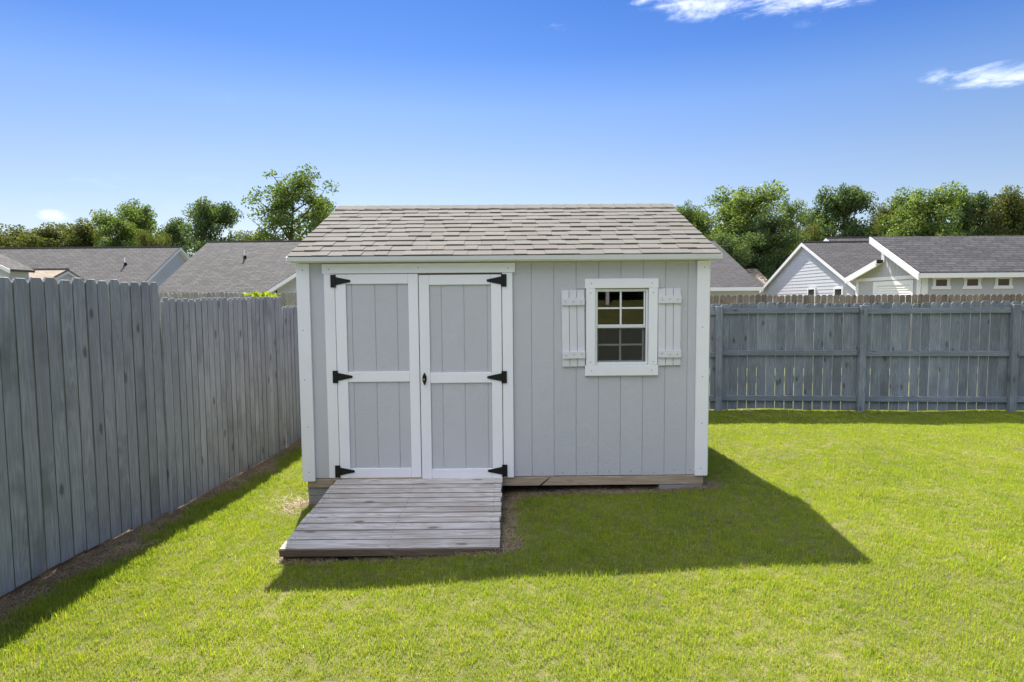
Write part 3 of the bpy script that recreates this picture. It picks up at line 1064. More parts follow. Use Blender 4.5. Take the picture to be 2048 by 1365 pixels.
def roof_uv(o):
    """shingle courses follow the slope: u along the ridge, v up the slope"""
    me = o.data
    uv = me.uv_layers.new(name='UVMap')
    for p in me.polygons:
        n = p.normal
        up = Vector((0, 0, 1)) - n * n.z
        if up.length < 1e-4:
            up = Vector((0, 1, 0))
        up.normalize()
        side = up.cross(n)
        for li in p.loop_indices:
            co = me.vertices[me.loops[li].vertex_index].co
            uv.data[li].uv = (co.dot(side), co.dot(up))


def lap_wall(mb, X, facing, y_lo, y_hi, z0, step, zmax):
    """lap siding on a wall at X; y_lo/y_hi give the wall's limits at a height"""
    z = z0
    while z < zmax - .02:
        z1 = min(z + step, zmax)
        a0, b0, a1, b1 = y_lo(z), y_hi(z), y_lo(z1), y_hi(z1)
        o = facing * .011
        mb.add([(X + o, a0, z), (X + o, b0, z), (X, b1, z1), (X, a1, z1)], [(0, 1, 2, 3)])
        mb.add([(X + o, a0, z), (X + o, b0, z), (X, b0, z), (X, a0, z)], [(0, 1, 2, 3)])
        z = z1


def gable_house(name, label, x0, x1, yf, yr, yb, zf, zr, zb, roofm, gable=None, over=.28, ground_z=-.5, th=.10, rake_w=.16, parent=None, no_gutter=False):
    h = parent or thing(name, label, 'house', ((x0 + x1) / 2, (yf + yb) / 2, ground_z))
    off = Vector(h.location)
    sf = (zr - zf) / (yr - yf); sb = (zr - zb) / (yb - yr)
    w = MB()
    w.box(x0, x1, yf + .02, yb - .02, ground_z - .3, min(zf, zb) - .05)
    for X0, X1 in ((x0, x0 + .1), (x1 - .1, x1)):
        p = [(yf + .02, zf - .06), (yr, zr - .06), (yb - .02, zb - .06)]
        v = [(X0, y, z) for y, z in p] + [(X1, y, z) for y, z in p]
        w.add(v, [(0, 1, 2), (5, 4, 3), (0, 3, 4, 1), (1, 4, 5, 2), (2, 5, 3, 0)])
    if gable:
        X = x0 if gable < 0 else x1
        lo = lambda z: yf + .02 if z < zf else yf + (z - zf) / sf
        hi = lambda z: yb - .02 if z < zb else yb - (z - zb) / sb
        lap_wall(w, X + gable * .004, gable, lo, hi, ground_z + .2, .165, zr - .12)
    w.v = [tuple(Vector(p) - off) for p in w.v]
    w.build('wall', M['vinyl_side'], h)
    r = MB()
    ef = .35
    slab(r, [(x0 - over, yf - ef, zf - ef * sf), (x1 + over, yf - ef, zf - ef * sf), (x1 + over, yr, zr), (x0 - over, yr, zr)], th)
    slab(r, [(x0 - over, yr, zr), (x1 + over, yr, zr), (x1 + over, yb + ef, zb - ef * sb), (x0 - over, yb + ef, zb - ef * sb)], th)
    r.v = [tuple(Vector(p) - off) for p in r.v]
    ro = r.build('roof', roofm, h)
    roof_uv(ro)
    rc = MB().add([(x0 - over, yr - .13, zr - .13 * sf + .03), (x1 + over, yr - .13, zr - .13 * sf + .03), (x1 + over, yr, zr + .035), (x0 - over, yr, zr + .035),
                   (x1 + over, yr + .13, zr - .13 * sb + .03), (x0 - over, yr + .13, zr - .13 * sb + .03)], [(0, 1, 2, 3), (3, 2, 4, 5)])
    rc.v = [tuple(Vector(p) - off) for p in rc.v]
    c = rc.build('ridge_cap', M['dark_edge'], ro)
    fz = zf - ef * sf
    f = MB().box(x0 - over + .01, x1 + over - .01, yf - ef - .10, yf - ef + .0, fz - .20, fz - .02)
    f.v = [tuple(Vector(p) - off) for p in f.v]
    f.build('gutter', M['trim_far'], h)
    s = MB().box(x0, x1, yf - ef + .01, yf + .02, fz - .20, fz - .16)
    s.v = [tuple(Vector(p) - off) for p in s.v]
    s.build('soffit', M['trim_far'], h)
    for X, sgn in ((x0 - over, -1), (x1 + over, 1)):
        rk = MB()
        for (ya, za, yc, zc) in ((yf - ef, zf - ef * sf, yr, zr), (yr, zr, yb + ef, zb - ef * sb)):
            v = [(X - sgn * .034, ya, za - .035), (X - sgn * .034, yc, zc - .035), (X - sgn * .034, yc, zc - rake_w - .05), (X - sgn * .034, ya, za - rake_w - .05)]
            v += [(a + sgn * (.038 if sgn == (gable or 0) else .03), b2, c2) for a, b2, c2 in v]
            rk.add(v, [(0, 1, 2, 3), (7, 6, 5, 4), (0, 4, 5, 1), (1, 5, 6, 2), (2, 6, 7, 3), (3, 7, 4, 0)])
            # soffit under the rake
            v = [(X, ya, za - th - .05), (X, yc, zc - th - .05), (X - sgn * over, yc, zc - th - .05), (X - sgn * over, ya, za - th - .05)]
            rk.add(v, [(0, 1, 2, 3)])
        rk.v = [tuple(Vector(p) - off) for p in rk.v]
        rk.build('rake_board', M['trim_far'], h)
    return h, off


def vent_pipe(h, off, p, r=.05, hgt=.42, base=.11):
    v, f = [], []
    n = 8
    for (rr, z) in ((r, 0), (r, hgt)):
        v += [(p.x + rr * math.cos(a), p.y + rr * math.sin(a), p.z + z) for a in np.linspace(0, 2 * math.pi, n, endpoint=False)]
    f = [(i, (i + 1) % n, n + (i + 1) % n, n + i) for i in range(n)] + [tuple(range(n, 2 * n))]
    v = [tuple(Vector(q) - off) for q in v]
    o = put('vent_pipe', mesh('vent_pipe', v, f, M['trim_far']), h)
    v = []
    for (rr, z) in ((base, -.06), (r * 1.25, .14)):
        v += [(p.x + rr * math.cos(a), p.y + rr * math.sin(a), p.z + z) for a in np.linspace(0, 2 * math.pi, n, endpoint=False)]
    v = [tuple(Vector(q) - off) for q in v]
    put('pipe_boot', mesh('pipe_boot', v, [(i, (i + 1) % n, n + (i + 1) % n, n + i) for i in range(n)], M['dark_edge']), o)


# left: long roof with a white gable end on its right
h1, o1 = gable_house('house', 'long house with weathered grey roof and white lap-sided gable end, farthest left', -38, -19.9, 32.2, 36.0, 39.8, 2.86, 5.12, 2.9, M['roof_a'], 1)
p = at(250, 513, 34.0)
vent_pipe(h1, o1, Vector((p.x, 34.0, 2.86 + (34.0 - 32.2) * (5.12 - 2.86) / 3.8)))
# left middle: grey roof running behind the shed
h2, o2 = gable_house('house', 'house with broad weathered grey roof seen between the white gable end and the shed', -16.3, -3.2, 28.2, 33.2, 38.2, 2.45, 5.12, 2.5, M['roof_a'], None)
p = at(490, 516, 31.2)
vent_pipe(h2, o2, Vector((p.x, 31.2, 2.45 + 3.0 * (5.12 - 2.45) / 5.0)))
# its front wing, a gable facing us behind the shed's left corner
wg = MB()
ax, az_, ex = -8.0, 3.85, -10.55
wy = 26.4
wg.v = []
wl = [(ex + .3, -.8), (-5.5, -.8), (-5.5, 2.42), (ax, 3.72), (ex + .3, 2.42)]
v, f = prism(wl, wy, wy + 2.2)
wg.add(v, f)
z = .3
while z < 3.6:
    z1 = z + .165
    lim = lambda q: (ex + .3 if q < 2.42 else ex + .3 + (q - 2.42) * 2.25 / 1.3, -5.5 if q < 2.42 else -5.5 - (q - 2.42) * 2.5 / 1.3)
    a0, b0 = lim(z); a1, b1 = lim(z1)
    wg.add([(a0, wy - .014, z), (b0, wy - .014, z), (b1, wy - .004, z1), (a1, wy - .004, z1)], [(0, 1, 2, 3)])
    z = z1
wg.v = [tuple(Vector(q) - o2) for q in wg.v]
wg.build('wing_wall', M['vinyl_side'], h2)
wr = MB()
slab(wr, [(ex - .1, wy - .35, 2.24), (ax, wy - .35, az_), (ax, wy + 5, az_), (ex - .1, wy + 5, 2.24)], .10)
slab(wr, [(ax, wy - .35, az_), (-5.2, wy - .35, 2.24), (-5.2, wy + 5, 2.24), (ax, wy + 5, az_)], .10)
wr.v = [tuple(Vector(q) - o2) for q in wr.v]
roof_uv(wr.build('wing_roof', M['roof_b'], h2))
wk = MB()
for (xa, za, xb, zb_) in ((ex - .12, 2.21, ax, az_ - .02), (ax, az_ - .02, -5.18, 2.21)):
    wk.add(*prism([(xa, za - .19), (xb, zb_ - .19), (xb, zb_ - .015), (xa, za - .015)], wy - .385, wy - .355))
    wk.add([(xa, wy - .35, za - .16), (xb, wy - .35, zb_ - .16), (xb, wy, zb_ - .16), (xa, wy, za - .16)], [(0, 1, 2, 3)])
wk.v = [tuple(Vector(q) - o2) for q in wk.v]
wk.build('wing_rake', M['trim_far'], h2)

# far left: small white gable and a low tan roof
def small_gable(name, label, xa, xl, xr, y, depth, ze, za, roofm, ground_z=-.3):
    h = thing(name, label, 'house', ((xl + xr) / 2, y + depth / 2, ground_z))
    off = Vector(h.location)
    w = MB()
    w.add(*prism([(xl, ground_z - .3), (xr, ground_z - .3), (xr, ze), (xa, za), (xl, ze)], y, y + depth))
    z = ground_z + .2
    sl_, sr_ = (xa - xl) / (za - ze), (xr - xa) / (za - ze)
    while z < za - .2:
        z1 = z + .165
        L = lambda q: xl if q < ze else xl + (q - ze) * sl_
        Rr = lambda q: xr if q < ze else xr - (q - ze) * sr_
        w.add([(L(z), y - .014, z), (Rr(z), y - .014, z), (Rr(z1), y - .004, z1), (L(z1), y - .004, z1)], [(0, 1, 2, 3)])
        z = z1
    w.v = [tuple(Vector(q) - off) for q in w.v]
    w.build('wall', M['vinyl_side'], h)
    r = MB()
    s = (za - ze) / (xr - xa)
    s2 = (za - ze) / (xa - xl)
    slab(r, [(xl - .3, y - .3, ze - .3 * s2 + .12), (xa, y - .3, za + .12), (xa, y + depth, za + .12), (xl - .3, y + depth, ze - .3 * s2 + .12)], .1)
    slab(r, [(xa, y - .3, za + .12), (xr + .3, y - .3, ze - .3 * s + .12), (xr + .3, y + depth, ze - .3 * s + .12), (xa, y + depth, za + .12)], .1)
    r.v = [tuple(Vector(q) - off) for q in r.v]
    roof_uv(r.build('roof', roofm, h))
    k = MB()
    for (x1_, z1_, x2_, z2_) in ((xl - .3, ze - .3 * s2, xa, za), (xa, za, xr + .3, ze - .3 * s)):
        k.add(*prism([(x1_, z1_ - .06), (x2_, z2_ - .06), (x2_, z2_ + .105), (x1_, z1_ + .105)], y - .335, y - .305))
    k.v = [tuple(Vector(q) - off) for q in k.v]
    k.build('rake_board', M['trim_far'], h)
    return h


a = at(30, 533, 25.0)
small_gable('small_house', 'small white gabled house cut off by the frame edge above the grey fence', a.x - 3.1, a.x - 6.2, a.x - .25, 25.0, 1.0, a.z - .1, a.z + 1.35, M['roof_a'])
a = at(36, 539, 28.5); b_ = at(128, 539, 28.5)
gable_house('house', 'house with low pinkish tan roof just above the grey fence tops', a.x - 3, b_.x, 26.0, 28.6, 31.2, a.z - 1.1, a.z, a.z - 1.1, M['roof_t'], None, .12)

# right: dark roof beside the shed
h3, o3 = gable_house('house', 'house with dark grey roof sloping down beside the shed roof, white gutter below', .6, 12.25, 30.4, 37.6, 44.8, 2.50, 5.42, 2.5, M['roof_b'], None)
# tan roof peeking between
a = at(1507, 537, 52.0)
gable_house('house', 'small tan roofed house peeking between two dark grey roofs', a.x - 6, a.x, 48.5, 52.0, 55.5, a.z - 1.6, a.z, a.z - 1.6, M['roof_t'], None, .25)
# white gable end facing left, with a dark roof
h5, o5 = gable_house('house', 'house with large white lap-sided gable end and dark grey roof right of the shed', 15.15, 19.5, 26.6, 31.3, 36.1, 2.42, 4.66, 2.45, M['roof_b'], -1, .16)
gable_house('', '', 16.75, 34, 26.6, 31.9, 37.2, 2.408, 4.934, 2.408, M['roof_b'], -1, .2, parent=h5)
for (pa, pb, pt) in ((1616, 1632, 576), (1669, 1687, 575)):
    X = 15.15
    ya = X * F / (pb - 1024); yb = X * F / (pa - 1024)
    zt = at(pa, pt, yb).z
    off = o5
    f = MB()
    f.box(X - .075, X - .02, ya, yb, zt - .09, zt); f.box(X - .075, X - .02, ya, yb, zt - 1.2, zt - 1.11)
    f.box(X - .075, X - .02, ya, ya + .09, zt - 1.11, zt - .09); f.box(X - .075, X - .02, yb - .09, yb, zt - 1.11, zt - .09)
    f.box(X - .07, X - .02, ya + .09, yb - .09, zt - .62, zt - .57)
    f.v = [tuple(Vector(q) - off) for q in f.v]
    wo_ = f.build('window', M['trim_far'], h5)
    q = MB().box(X - .05, X - .03, ya + .09, yb - .09, zt - 1.11, zt - .09)
    q.v = [tuple(Vector(k) - off) for k in q.v]
    q.build('pane', M['dark_glass'], wo_)

# outbuilding with a stepped clerestory roof, roll-up door and a row of small windows
OX = 14.0
ob = thing('outbuilding', 'pale grey outbuilding with stepped roof, roll-up door and row of small windows', 'outbuilding', (18, 22, -.4))
oo = Vector(ob.location)


def obp(mb, name, mat_, parent=None):
    mb.v = [tuple(Vector(q) - oo) for q in mb.v]
    return mb.build(name, mat_, parent or ob)


YF, YC, YB = 20.62, 22.75, 24.5
ZF, ZR, ZL, ZBk = 2.67, 4.02, 3.12, 2.62
zc_front = ZF + (YC - YF) * (ZR - ZF) / (23.15 - YF)
XE = 26.0
w = MB()
w.box(OX, XE, YF, YB, -.6, 2.45)
for X0, X1 in ((OX, OX + .12), (XE - .12, XE)):
    pr = [(YF, 2.40), (YF, ZF - .06), (YC, zc_front - .08), (YC, ZL - .08), (YB, ZBk - .06), (YB, 2.40)]
    v = [(X0, y, z) for y, z in pr] + [(X1, y, z) for y, z in pr]
    n = len(pr)
    w.add(v, [tuple(range(n)), tuple(range(n, 2 * n))[::-1]] + [(i, i + n, (i + 1) % n + n, (i + 1) % n) for i in range(n)])
w.box(OX + .1, XE - .1, YC - .06, YC + .06, ZL - .2, zc_front - .05)
wl_ = obp(w, 'wall', M['house_wall'])
# battens on the board walls
for y in np.arange(YF + .2, YB, .2032):
    zt = ZF + (y - YF) * .6 - .12 if y < YC else ZL - (y - YC) * .29 - .1
    if 21.0 < y < 23.35:
        bt = MB().box(OX - .006, OX + .004, y - .010, y + .010, 2.44, zt)
    else:
        bt = MB().box(OX - .006, OX + .004, y - .010, y + .010, -.5, zt)
    obp(bt, 'batten', M['house_wall'], wl_)
for x in np.arange(OX + .3, OX + 8.5, .2032):
    bt = MB().box(x - .010, x + .010, YF - .006, YF + .004, -.5, 1.95)
    obp(bt, 'batten', M['house_wall'], wl_)
r = MB()
s_ = (ZR - ZF) / (23.15 - YF)
slab(r, [(OX - .25, YF - .25, ZF - .25 * s_ + .06), (XE + .25, YF - .25, ZF - .25 * s_ + .06), (XE + .25, 23.2, ZR + .06), (OX - .25, 23.2, ZR + .06)], .07)
roof_uv(obp(r, 'roof', M['roof_c']))
r = MB()
sb_ = (ZL - ZBk) / (YB - YC)
slab(r, [(OX - .25, YC - .0, ZL + .06), (XE + .25, YC - .0, ZL + .06), (XE + .25, YB + .3, ZBk - .3 * sb_ + .06), (OX - .25, YB + .3, ZBk - .3 * sb_ + .06)], .07)
roof_uv(obp(r, 'rear_roof', M['roof_c']))
for (ya, za, yc, zc, nm) in ((YF - .27, ZF - .27 * s_ + .05, 23.22, ZR + .06, 'rake_board'), (YC, ZL + .05, YB + .32, ZBk - .32 * sb_ + .05, 'rear_rake_board')):
    k = MB()
    v = [(OX - .25, ya, za), (OX - .25, yc, zc), (OX - .25, yc, zc - .24), (OX - .25, ya, za - .24)]
    v += [(a_ - .04, b2, c2) for a_, b2, c2 in v]
    k.add(v, [(0, 1, 2, 3), (7, 6, 5, 4), (0, 4, 5, 1), (1, 5, 6, 2), (2, 6, 7, 3), (3, 7, 4, 0)])
    v = [(OX - .25, ya, za - .12), (OX - .25, yc, zc - .12), (OX + .01, yc, zc - .12), (OX + .01, ya, za - .12)]
    k.add(v, [(0, 1, 2, 3)])
    obp(k, nm, M['trim_far'])
fz = ZF - .25 * s_ + .04
obp(MB().box(OX - .24, XE + .24, YF - .29, YF - .25, fz - .17, fz - .01), 'fascia', M['trim_far'])
obp(MB().box(OX - .02, OX + .22, YF - .022, YF - .002, -.5, fz - .02), 'corner_board', M['trim_far'])
obp(MB().box(OX - .022, OX - .007, YF - .022, YF + .2, -.5, fz - .02), 'corner_board', M['trim_far'])
obp(MB().box(OX - .022, OX - .007, YB - .2, YB, -.5, 2.5), 'corner_board', M['trim_far'])
obp(MB().box(OX - .024, OX - .008, YF + .2, YB - .2, 2.40, 2.53), 'band_board', M['trim_far'])
obp(MB().box(OX - .024, OX - .008, YC - .08, YC + .10, ZL - .05, zc_front - .12), 'clerestory_post', M['trim_far'])
# roll-up door
da, db = 21.15, 23.15
dz = 2.20
k = MB().box(OX - .03, OX - .008, da - .16, da, -.4, dz + .16).box(OX - .03, OX - .008, db, db + .16, -.4, dz + .16).box(OX - .03, OX - .008, da, db, dz, dz + .16)
dc = obp(k, 'door_casing', M['trim_far'])
k = MB()
z = -.4
while z < dz - .01:
    z1 = min(z + .085, dz)
    k.add([(OX - .004, da, z), (OX - .004, db, z), (OX - .022, db, (z + z1) / 2), (OX - .022, da, (z + z1) / 2), (OX - .004, db, z1), (OX - .004, da, z1)],
          [(0, 1, 2, 3), (3, 2, 4, 5)])
    z = z1
obp(k, 'roll_up_door', M['trim_far'])
# row of small windows along the front wall
for k_ in range(6):
    xc = at(1882.5, 558, YF).x + k_ * 1.062
    zt, zb2 = 2.36, 2.135
    f = MB()
    f.box(xc - .31, xc + .31, YF - .025, YF - .006, zt, zt + .07); f.box(xc - .33, xc + .33, YF - .025, YF - .006, zb2 - .11, zb2)
    f.box(xc - .29, xc - .19, YF - .024, YF - .006, zb2, zt); f.box(xc + .19, xc + .29, YF - .024, YF - .006, zb2, zt)
    wv = obp(f, 'window', M['trim_far'])
    obp(MB().box(xc - .19, xc + .19, YF - .016, YF - .008, zb2, zt), 'pane', plain('red_brown_pane', (.045, .022, .018), .15) if k_ == 0 else bpy.data.materials['red_brown_pane'], wv)

# the house behind the photographer, seen only in the window's reflection
hb = thing('house', 'dark house wall and porch posts mirrored in the upper panes of the shed window', 'house', (0, -19, 0))
mb = MB()
mb.box(-9, 12, -7.5, -7.2, 0, 4.6)
mb.build('wall', plain('dark_porch_wall', (.05, .05, .055), .8), hb)
put('porch_roof', mesh('porch_roof', *box_geo(-9.2, 12.2, -7.2, 5.4, 3.0, 3.2), M['roof_b']), hb)
roof_uv(bpy.data.objects['porch_roof'])
for x in np.arange(-8.8, 12.1, 2.6):
    put('porch_post', mesh('porch_post', *box_geo(-.07, .07, -.07, .07, -.2, 3.0, .005), M['trim_far']), hb, (x, 5.2, 0))

# ------------------------------------------------------------------ trees
def tube(V, Fc, pts, rads, n=6):
    o = len(V)
    for i_, (p, r_) in enumerate(zip(pts, rads)):
        d = (pts[min(i_ + 1, len(pts) - 1)] - pts[max(i_ - 1, 0)])
        d = d / (np.linalg.norm(d) + 1e-9)
        a = np.cross(d, [0.3, 1, 0.1]); a /= np.linalg.norm(a) + 1e-9
        b2 = np.cross(d, a)
        for t_ in np.linspace(0, 2 * np.pi, n, endpoint=False):
            V.append(p + r_ * (math.cos(t_) * a + math.sin(t_) * b2))
    for i_ in range(len(pts) - 1):
        for j in range(n):
            Fc.append((o + i_ * n + j, o + i_ * n + (j + 1) % n, o + (i_ + 1) * n + (j + 1) % n, o + (i_ + 1) * n + j))


def tree_meshes(seed, nprim, R0, base, nper, leaf, cl_r, leafmat, lean=.5, top_bias=.0, sub=6):
    """a tree 10 m tall: tapered trunk and limbs, leaf faces clustered round the twigs"""
    rg = np.random.default_rng(seed)
    V, Fc = [], []
    n = 9
    zs = np.linspace(0, 9.2, n)
    jit = np.cumsum(rg.normal(0, .12, (n, 2)), 0)
    trunk = np.stack([jit[:, 0], jit[:, 1], zs], 1)
    tube(V, Fc, trunk, np.linspace(.22, .03, n), 7)
    centers, rads = [], []
    for k in range(nprim):
        f = base + (1 - base) * ((k + rg.uniform(0, 1)) / nprim) ** (1.0 - top_bias)
        z = f * 9.2
        p0 = np.array([np.interp(z, zs, trunk[:, 0]), np.interp(z, zs, trunk[:, 1]), z])
        prof = math.sin(math.pi * min(1, max(.05, (f - base * .6) / (1.12 - base * .6)))) ** .7
        L = R0 * prof * rg.uniform(.62, 1.18)
        az_ = k * 2.399 + rg.uniform(-.5, .5)
        up = lean + rg.uniform(-.2, .35) + .5 * max(0, f - .6)
        d = np.array([math.cos(az_), math.sin(az_), up])
        m_ = 5
        pts = [p0]
        for q in range(1, m_):
            d = d + rg.normal(0, .14, 3) + np.array([0, 0, .05])
            pts.append(pts[-1] + d / np.linalg.norm(d) * L * 1.12 / (m_ - 1))
        pts = np.array(pts)
        tube(V, Fc, pts, np.linspace(.075, .015, m_) * (1.2 - .5 * f), 5)
        for q in range(sub):
            t_ = rg.uniform(.25, 1.0)
            idx = t_ * (m_ - 1)
            i0 = min(int(idx), m_ - 2)
            c = pts[i0] + (pts[i0 + 1] - pts[i0]) * (idx - i0)
            off = rg.normal(0, 1, 3) * np.array([.75, .75, .55]) * (.35 + .2 * L / R0)
            tip = c + off
            tube(V, Fc, np.array([c, (c + tip) / 2 + rg.normal(0, .05, 3), tip]), np.array([.02, .013, .006]), 3)
            centers.append(tip); rads.append(cl_r * rg.uniform(.55, 1.25))
    for q in range(4):
        centers.append(trunk[-1] + rg.normal(0, .3, 3) + [0, 0, .15]); rads.append(cl_r * .7)
    C = np.array(centers); rr = np.array(rads)
    cnt = np.maximum(8, (nper * (rr / cl_r) ** 2).astype(int))
    idx = np.repeat(np.arange(len(C)), cnt)
    N = len(idx)
    dirs = rg.normal(0, 1, (N, 3)); dirs /= np.linalg.norm(dirs, axis=1)[:, None]
    rad = rr[idx] * rg.uniform(0, 1, N) ** .45
    P = C[idx] + dirs * rad[:, None] * np.array([1.05, 1.05, .8])
    a = rg.normal(0, 1, (N, 3)); a /= np.linalg.norm(a, axis=1)[:, None]
    h_ = rg.normal(0, 1, (N, 3)); b2 = np.cross(a, h_); b2 /= np.linalg.norm(b2, axis=1)[:, None]
    s = leaf * rg.uniform(.6, 1.3, N)
    a *= s[:, None]; b2 *= (s * .62)[:, None]
    LV = np.stack([P - a, P - b2 + a * .1, P + a, P + b2 + a * .1], 1).reshape(-1, 3)
    LF = np.arange(N * 4).reshape(N, 4)
    ct = rg.uniform(-.22, .22, len(C))
    tint_ = np.clip(.45 + ct[idx] + rg.normal(0, .2, N), 0, 1)
    lm = fast_mesh('crown', LV, LF, leafmat, {'tint': ('FACE', tint_)})
    tm = mesh('trunk', V, Fc, M['bark'], True)
    return tm, lm


TREES = {
    'loose': tree_meshes(3, 26, 3.0, .18, 85, .088, .56, M['leaf_a'], .75, .1, 7),
    'round': tree_meshes(5, 32, 3.3, .12, 165, .098, .80, M['leaf_a'], .45, 0, 7),
    'round2': tree_meshes(8, 32, 3.1, .10, 165, .098, .78, M['leaf_b'], .5, 0, 7),
    'tall': tree_meshes(13, 30, 2.4, .16, 140, .096, .68, M['leaf_a'], .8, 0, 6),
    'olive': tree_meshes(21, 32, 4.0, .04, 170, .104, .92, M['leaf_c'], .35, 0, 7),
    'dark': tree_meshes(34, 32, 3.5, .04, 180, .104, .90, M['leaf_b'], .4, 0, 7),
}
TSIZE = {}
for kd, (tm, lm) in TREES.items():
    co_ = np.empty(len(lm.vertices) * 3, np.float32)
    lm.vertices.foreach_get('co', co_)
    co_ = co_.reshape(-1, 3)
    TSIZE[kd] = (float(np.percentile(co_[:, 0], 98.5) - np.percentile(co_[:, 0], 1.5)), float(np.percentile(co_[:, 2], 99.7)))
tree_spots = [
    # kind, px of middle, py of top, distance, half-width px, label
    ('olive', 70, 452, 66, 62, 'broad olive-green tree, leftmost above the long grey roof'),
    ('olive', 160, 446, 70, 58, 'low olive tree beside the leftmost one, crown spreading flat'),
    ('olive', 5, 470, 78, 45, 'low olive treetop at the frame edge above the long roof'),
    ('round', 232, 416, 62, 40, 'mid-green rounded tree above the middle of the long roof'),
    ('tall', 282, 407, 66, 32, 'taller slim green tree just left of the white gable peak'),
    ('dark', 338, 440, 72, 42, 'dim green tree behind the white gable peak'),
    ('olive', 300, 466, 60, 30, 'short yellow-olive tree behind the white gable peak'),
    ('round2', 418, 408, 58, 52, 'dark green tree standing between the two left roofs'),
    ('loose', 574, 340, 52, 70, 'tallest tree, loose and airy with sky showing through, left of the shed roof'),
    ('loose', 640, 402, 56, 34, 'small airy tree whose branches touch the shed roof edge'),
    ('olive', 510, 462, 64, 34, 'low olive tree at the foot of the tallest tree'),
    ('tall', 1372, 412, 60, 26, 'green tree partly hidden by the right end of the shed roof'),
    ('tall', 1412, 420, 62, 30, 'slim green tree close to the right end of the shed roof'),
    ('round', 1490, 375, 58, 62, 'big bright green tree above the gap between the dark roofs'),
    ('dark', 1525, 436, 54, 56, 'dark shaded tree low in the gap between the dark roofs'),
    ('dark', 1465, 470, 52, 44, 'low dark tree behind the dark roof beside the shed'),
    ('loose', 1582, 400, 64, 36, 'wispy tree above the white gable peak'),
    ('tall', 1640, 424, 62, 28, 'narrow green tree above the small roof peak'),
    ('olive', 1618, 452, 57, 32, 'low olive tree just above the white gable roof'),
    ('round2', 1702, 378, 58, 58, 'tall dark green tree with ragged top above the dark ridge'),
    ('olive', 1782, 404, 66, 34, 'olive tree between two taller trees above the outbuilding roof'),
    ('round', 1850, 377, 60, 58, 'broad bright green tree above the outbuilding roof'),
    ('round2', 1928, 390, 64, 40, 'darker tree with bent top above the outbuilding windows'),
    ('olive', 2015, 384, 62, 56, 'olive tree at the frame edge above the outbuilding'),
    ('dark', 1985, 430, 66, 44, 'low dark tree filling in under the olive tree at the frame edge'),
    ('dark', 1905, 440, 70, 44, 'low dark tree between the bright green and darker trees'),
    ('round', 2110, 400, 64, 60, 'green tree beyond the frame edge behind the outbuilding'),
    ('dark', 1745, 440, 70, 40, 'low dark tree behind the ridge where the dark roofs meet'),
    ('dark', 1575, 470, 66, 50, 'low dark tree behind the white gable peak of the house'),
    ('round2', -70, 440, 70, 60, 'green tree beyond the frame edge behind the long roof'),
]
for kd, px, py, Y, hw, lab in tree_spots:
    p = at(px, py, Y)
    z0 = -.55
    H = p.z - z0
    t_ = thing('tree', lab, 'tree', (p.x, Y, z0), rnd.uniform(0, 6.28), 'trees behind the houses')
    if px == 1490:
        t_.rotation_euler.z -= math.pi / 2
    tm, lm = TREES[kd]
    wid = 2 * hw * .98 / F * Y
    cw, ct_ = TSIZE[kd]
    sx_ = wid / cw
    sz_ = H / ct_
    for nm, me in (('trunk', tm), ('crown', lm)):
        put(nm, me, t_, (0, 0, 0), (0, 0, 0), (sx_, sx_, sz_))

# yellow-green sprig above the pale fence
sp_ = thing('shrub', 'bright yellow-green shrub tip poking over the pale fence', 'shrub')
p = at(523, 583, 19.3)
sp_.location = (p.x, 19.3, -.4)
N = 420
rg = np.random.default_rng(5)
hh_ = p.z + .4
P = np.stack([rg.normal(0, .22, N), rg.normal(0, .2, N), hh_ - .05 - np.abs(rg.normal(0, .26, N))], 1)
a = rg.normal(0, 1, (N, 3)); a /= np.linalg.norm(a, axis=1)[:, None]; a *= .075
b2 = np.cross(a, rg.normal(0, 1, (N, 3))); b2 /= np.linalg.norm(b2, axis=1)[:, None]; b2 *= .035
put('leaves', fast_mesh('leaves', np.stack([P - a, P - b2, P + a, P + b2], 1).reshape(-1, 3), np.arange(4 * N).reshape(N, 4), M['leaf_y'],
                        {'tint': ('FACE', rg.uniform(0, 1, N))}), sp_)
V, Fc = [], []
for k in range(6):
    tube(V, Fc, np.array([[0, 0, 0], [rg.normal(0, .1), rg.normal(0, .1), hh_ * .5], [rg.normal(0, .25), rg.normal(0, .2), hh_ - .2]]), np.array([.02, .014, .006]), 4)
put('stem', mesh('stem', V, Fc, M['bark']), sp_)

# ------------------------------------------------------------------ grass and straw
def blade_tuft(seed, nb, spread, lmin, lmax, wid, lean, flat=False):
    rg = np.random.default_rng(seed)
    V, Fc, A = [], [], []
    for k in range(nb):
        r_, th = spread * math.sqrt(rg.uniform()), rg.uniform(0, 6.283)
        p = np.array([r_ * math.cos(th), r_ * math.sin(th), -.004])
        L = rg.uniform(lmin, lmax)
        ph = rg.uniform(0, 6.283)
        ln = abs(rg.normal(0, lean)) + .08
        hd_ = np.array([math.cos(ph), math.sin(ph), 0]); sd = np.array([-hd_[1], hd_[0], 0])
        dead = 1.0 if rg.uniform() < .15 else rg.uniform(0, .25)
        o = len(V)
        q = p.copy()
        ang = ln * .5 if not flat else 1.35
        if flat:
            q = q + np.array([0, 0, rg.uniform(.004, .02)])
        for s_, wf in ((0, 1.0), (1, .8), (2, 0.0)):
            if wf > 0:
                V.append(q - sd * wid * wf / 2); V.append(q + sd * wid * wf / 2)
            else:
                V.append(q)
            step = L / 2
            q = q + step * (hd_ * math.sin(ang) + np.array([0, 0, math.cos(ang)]))
            ang = min(1.5, ang + ln * .8) if not flat else ang + rg.normal(.1, .25)
        Fc += [(o, o + 1, o + 3, o + 2), (o + 2, o + 3, o + 4, o + 4)]
        A += [dead, dead]
    return V, Fc, A


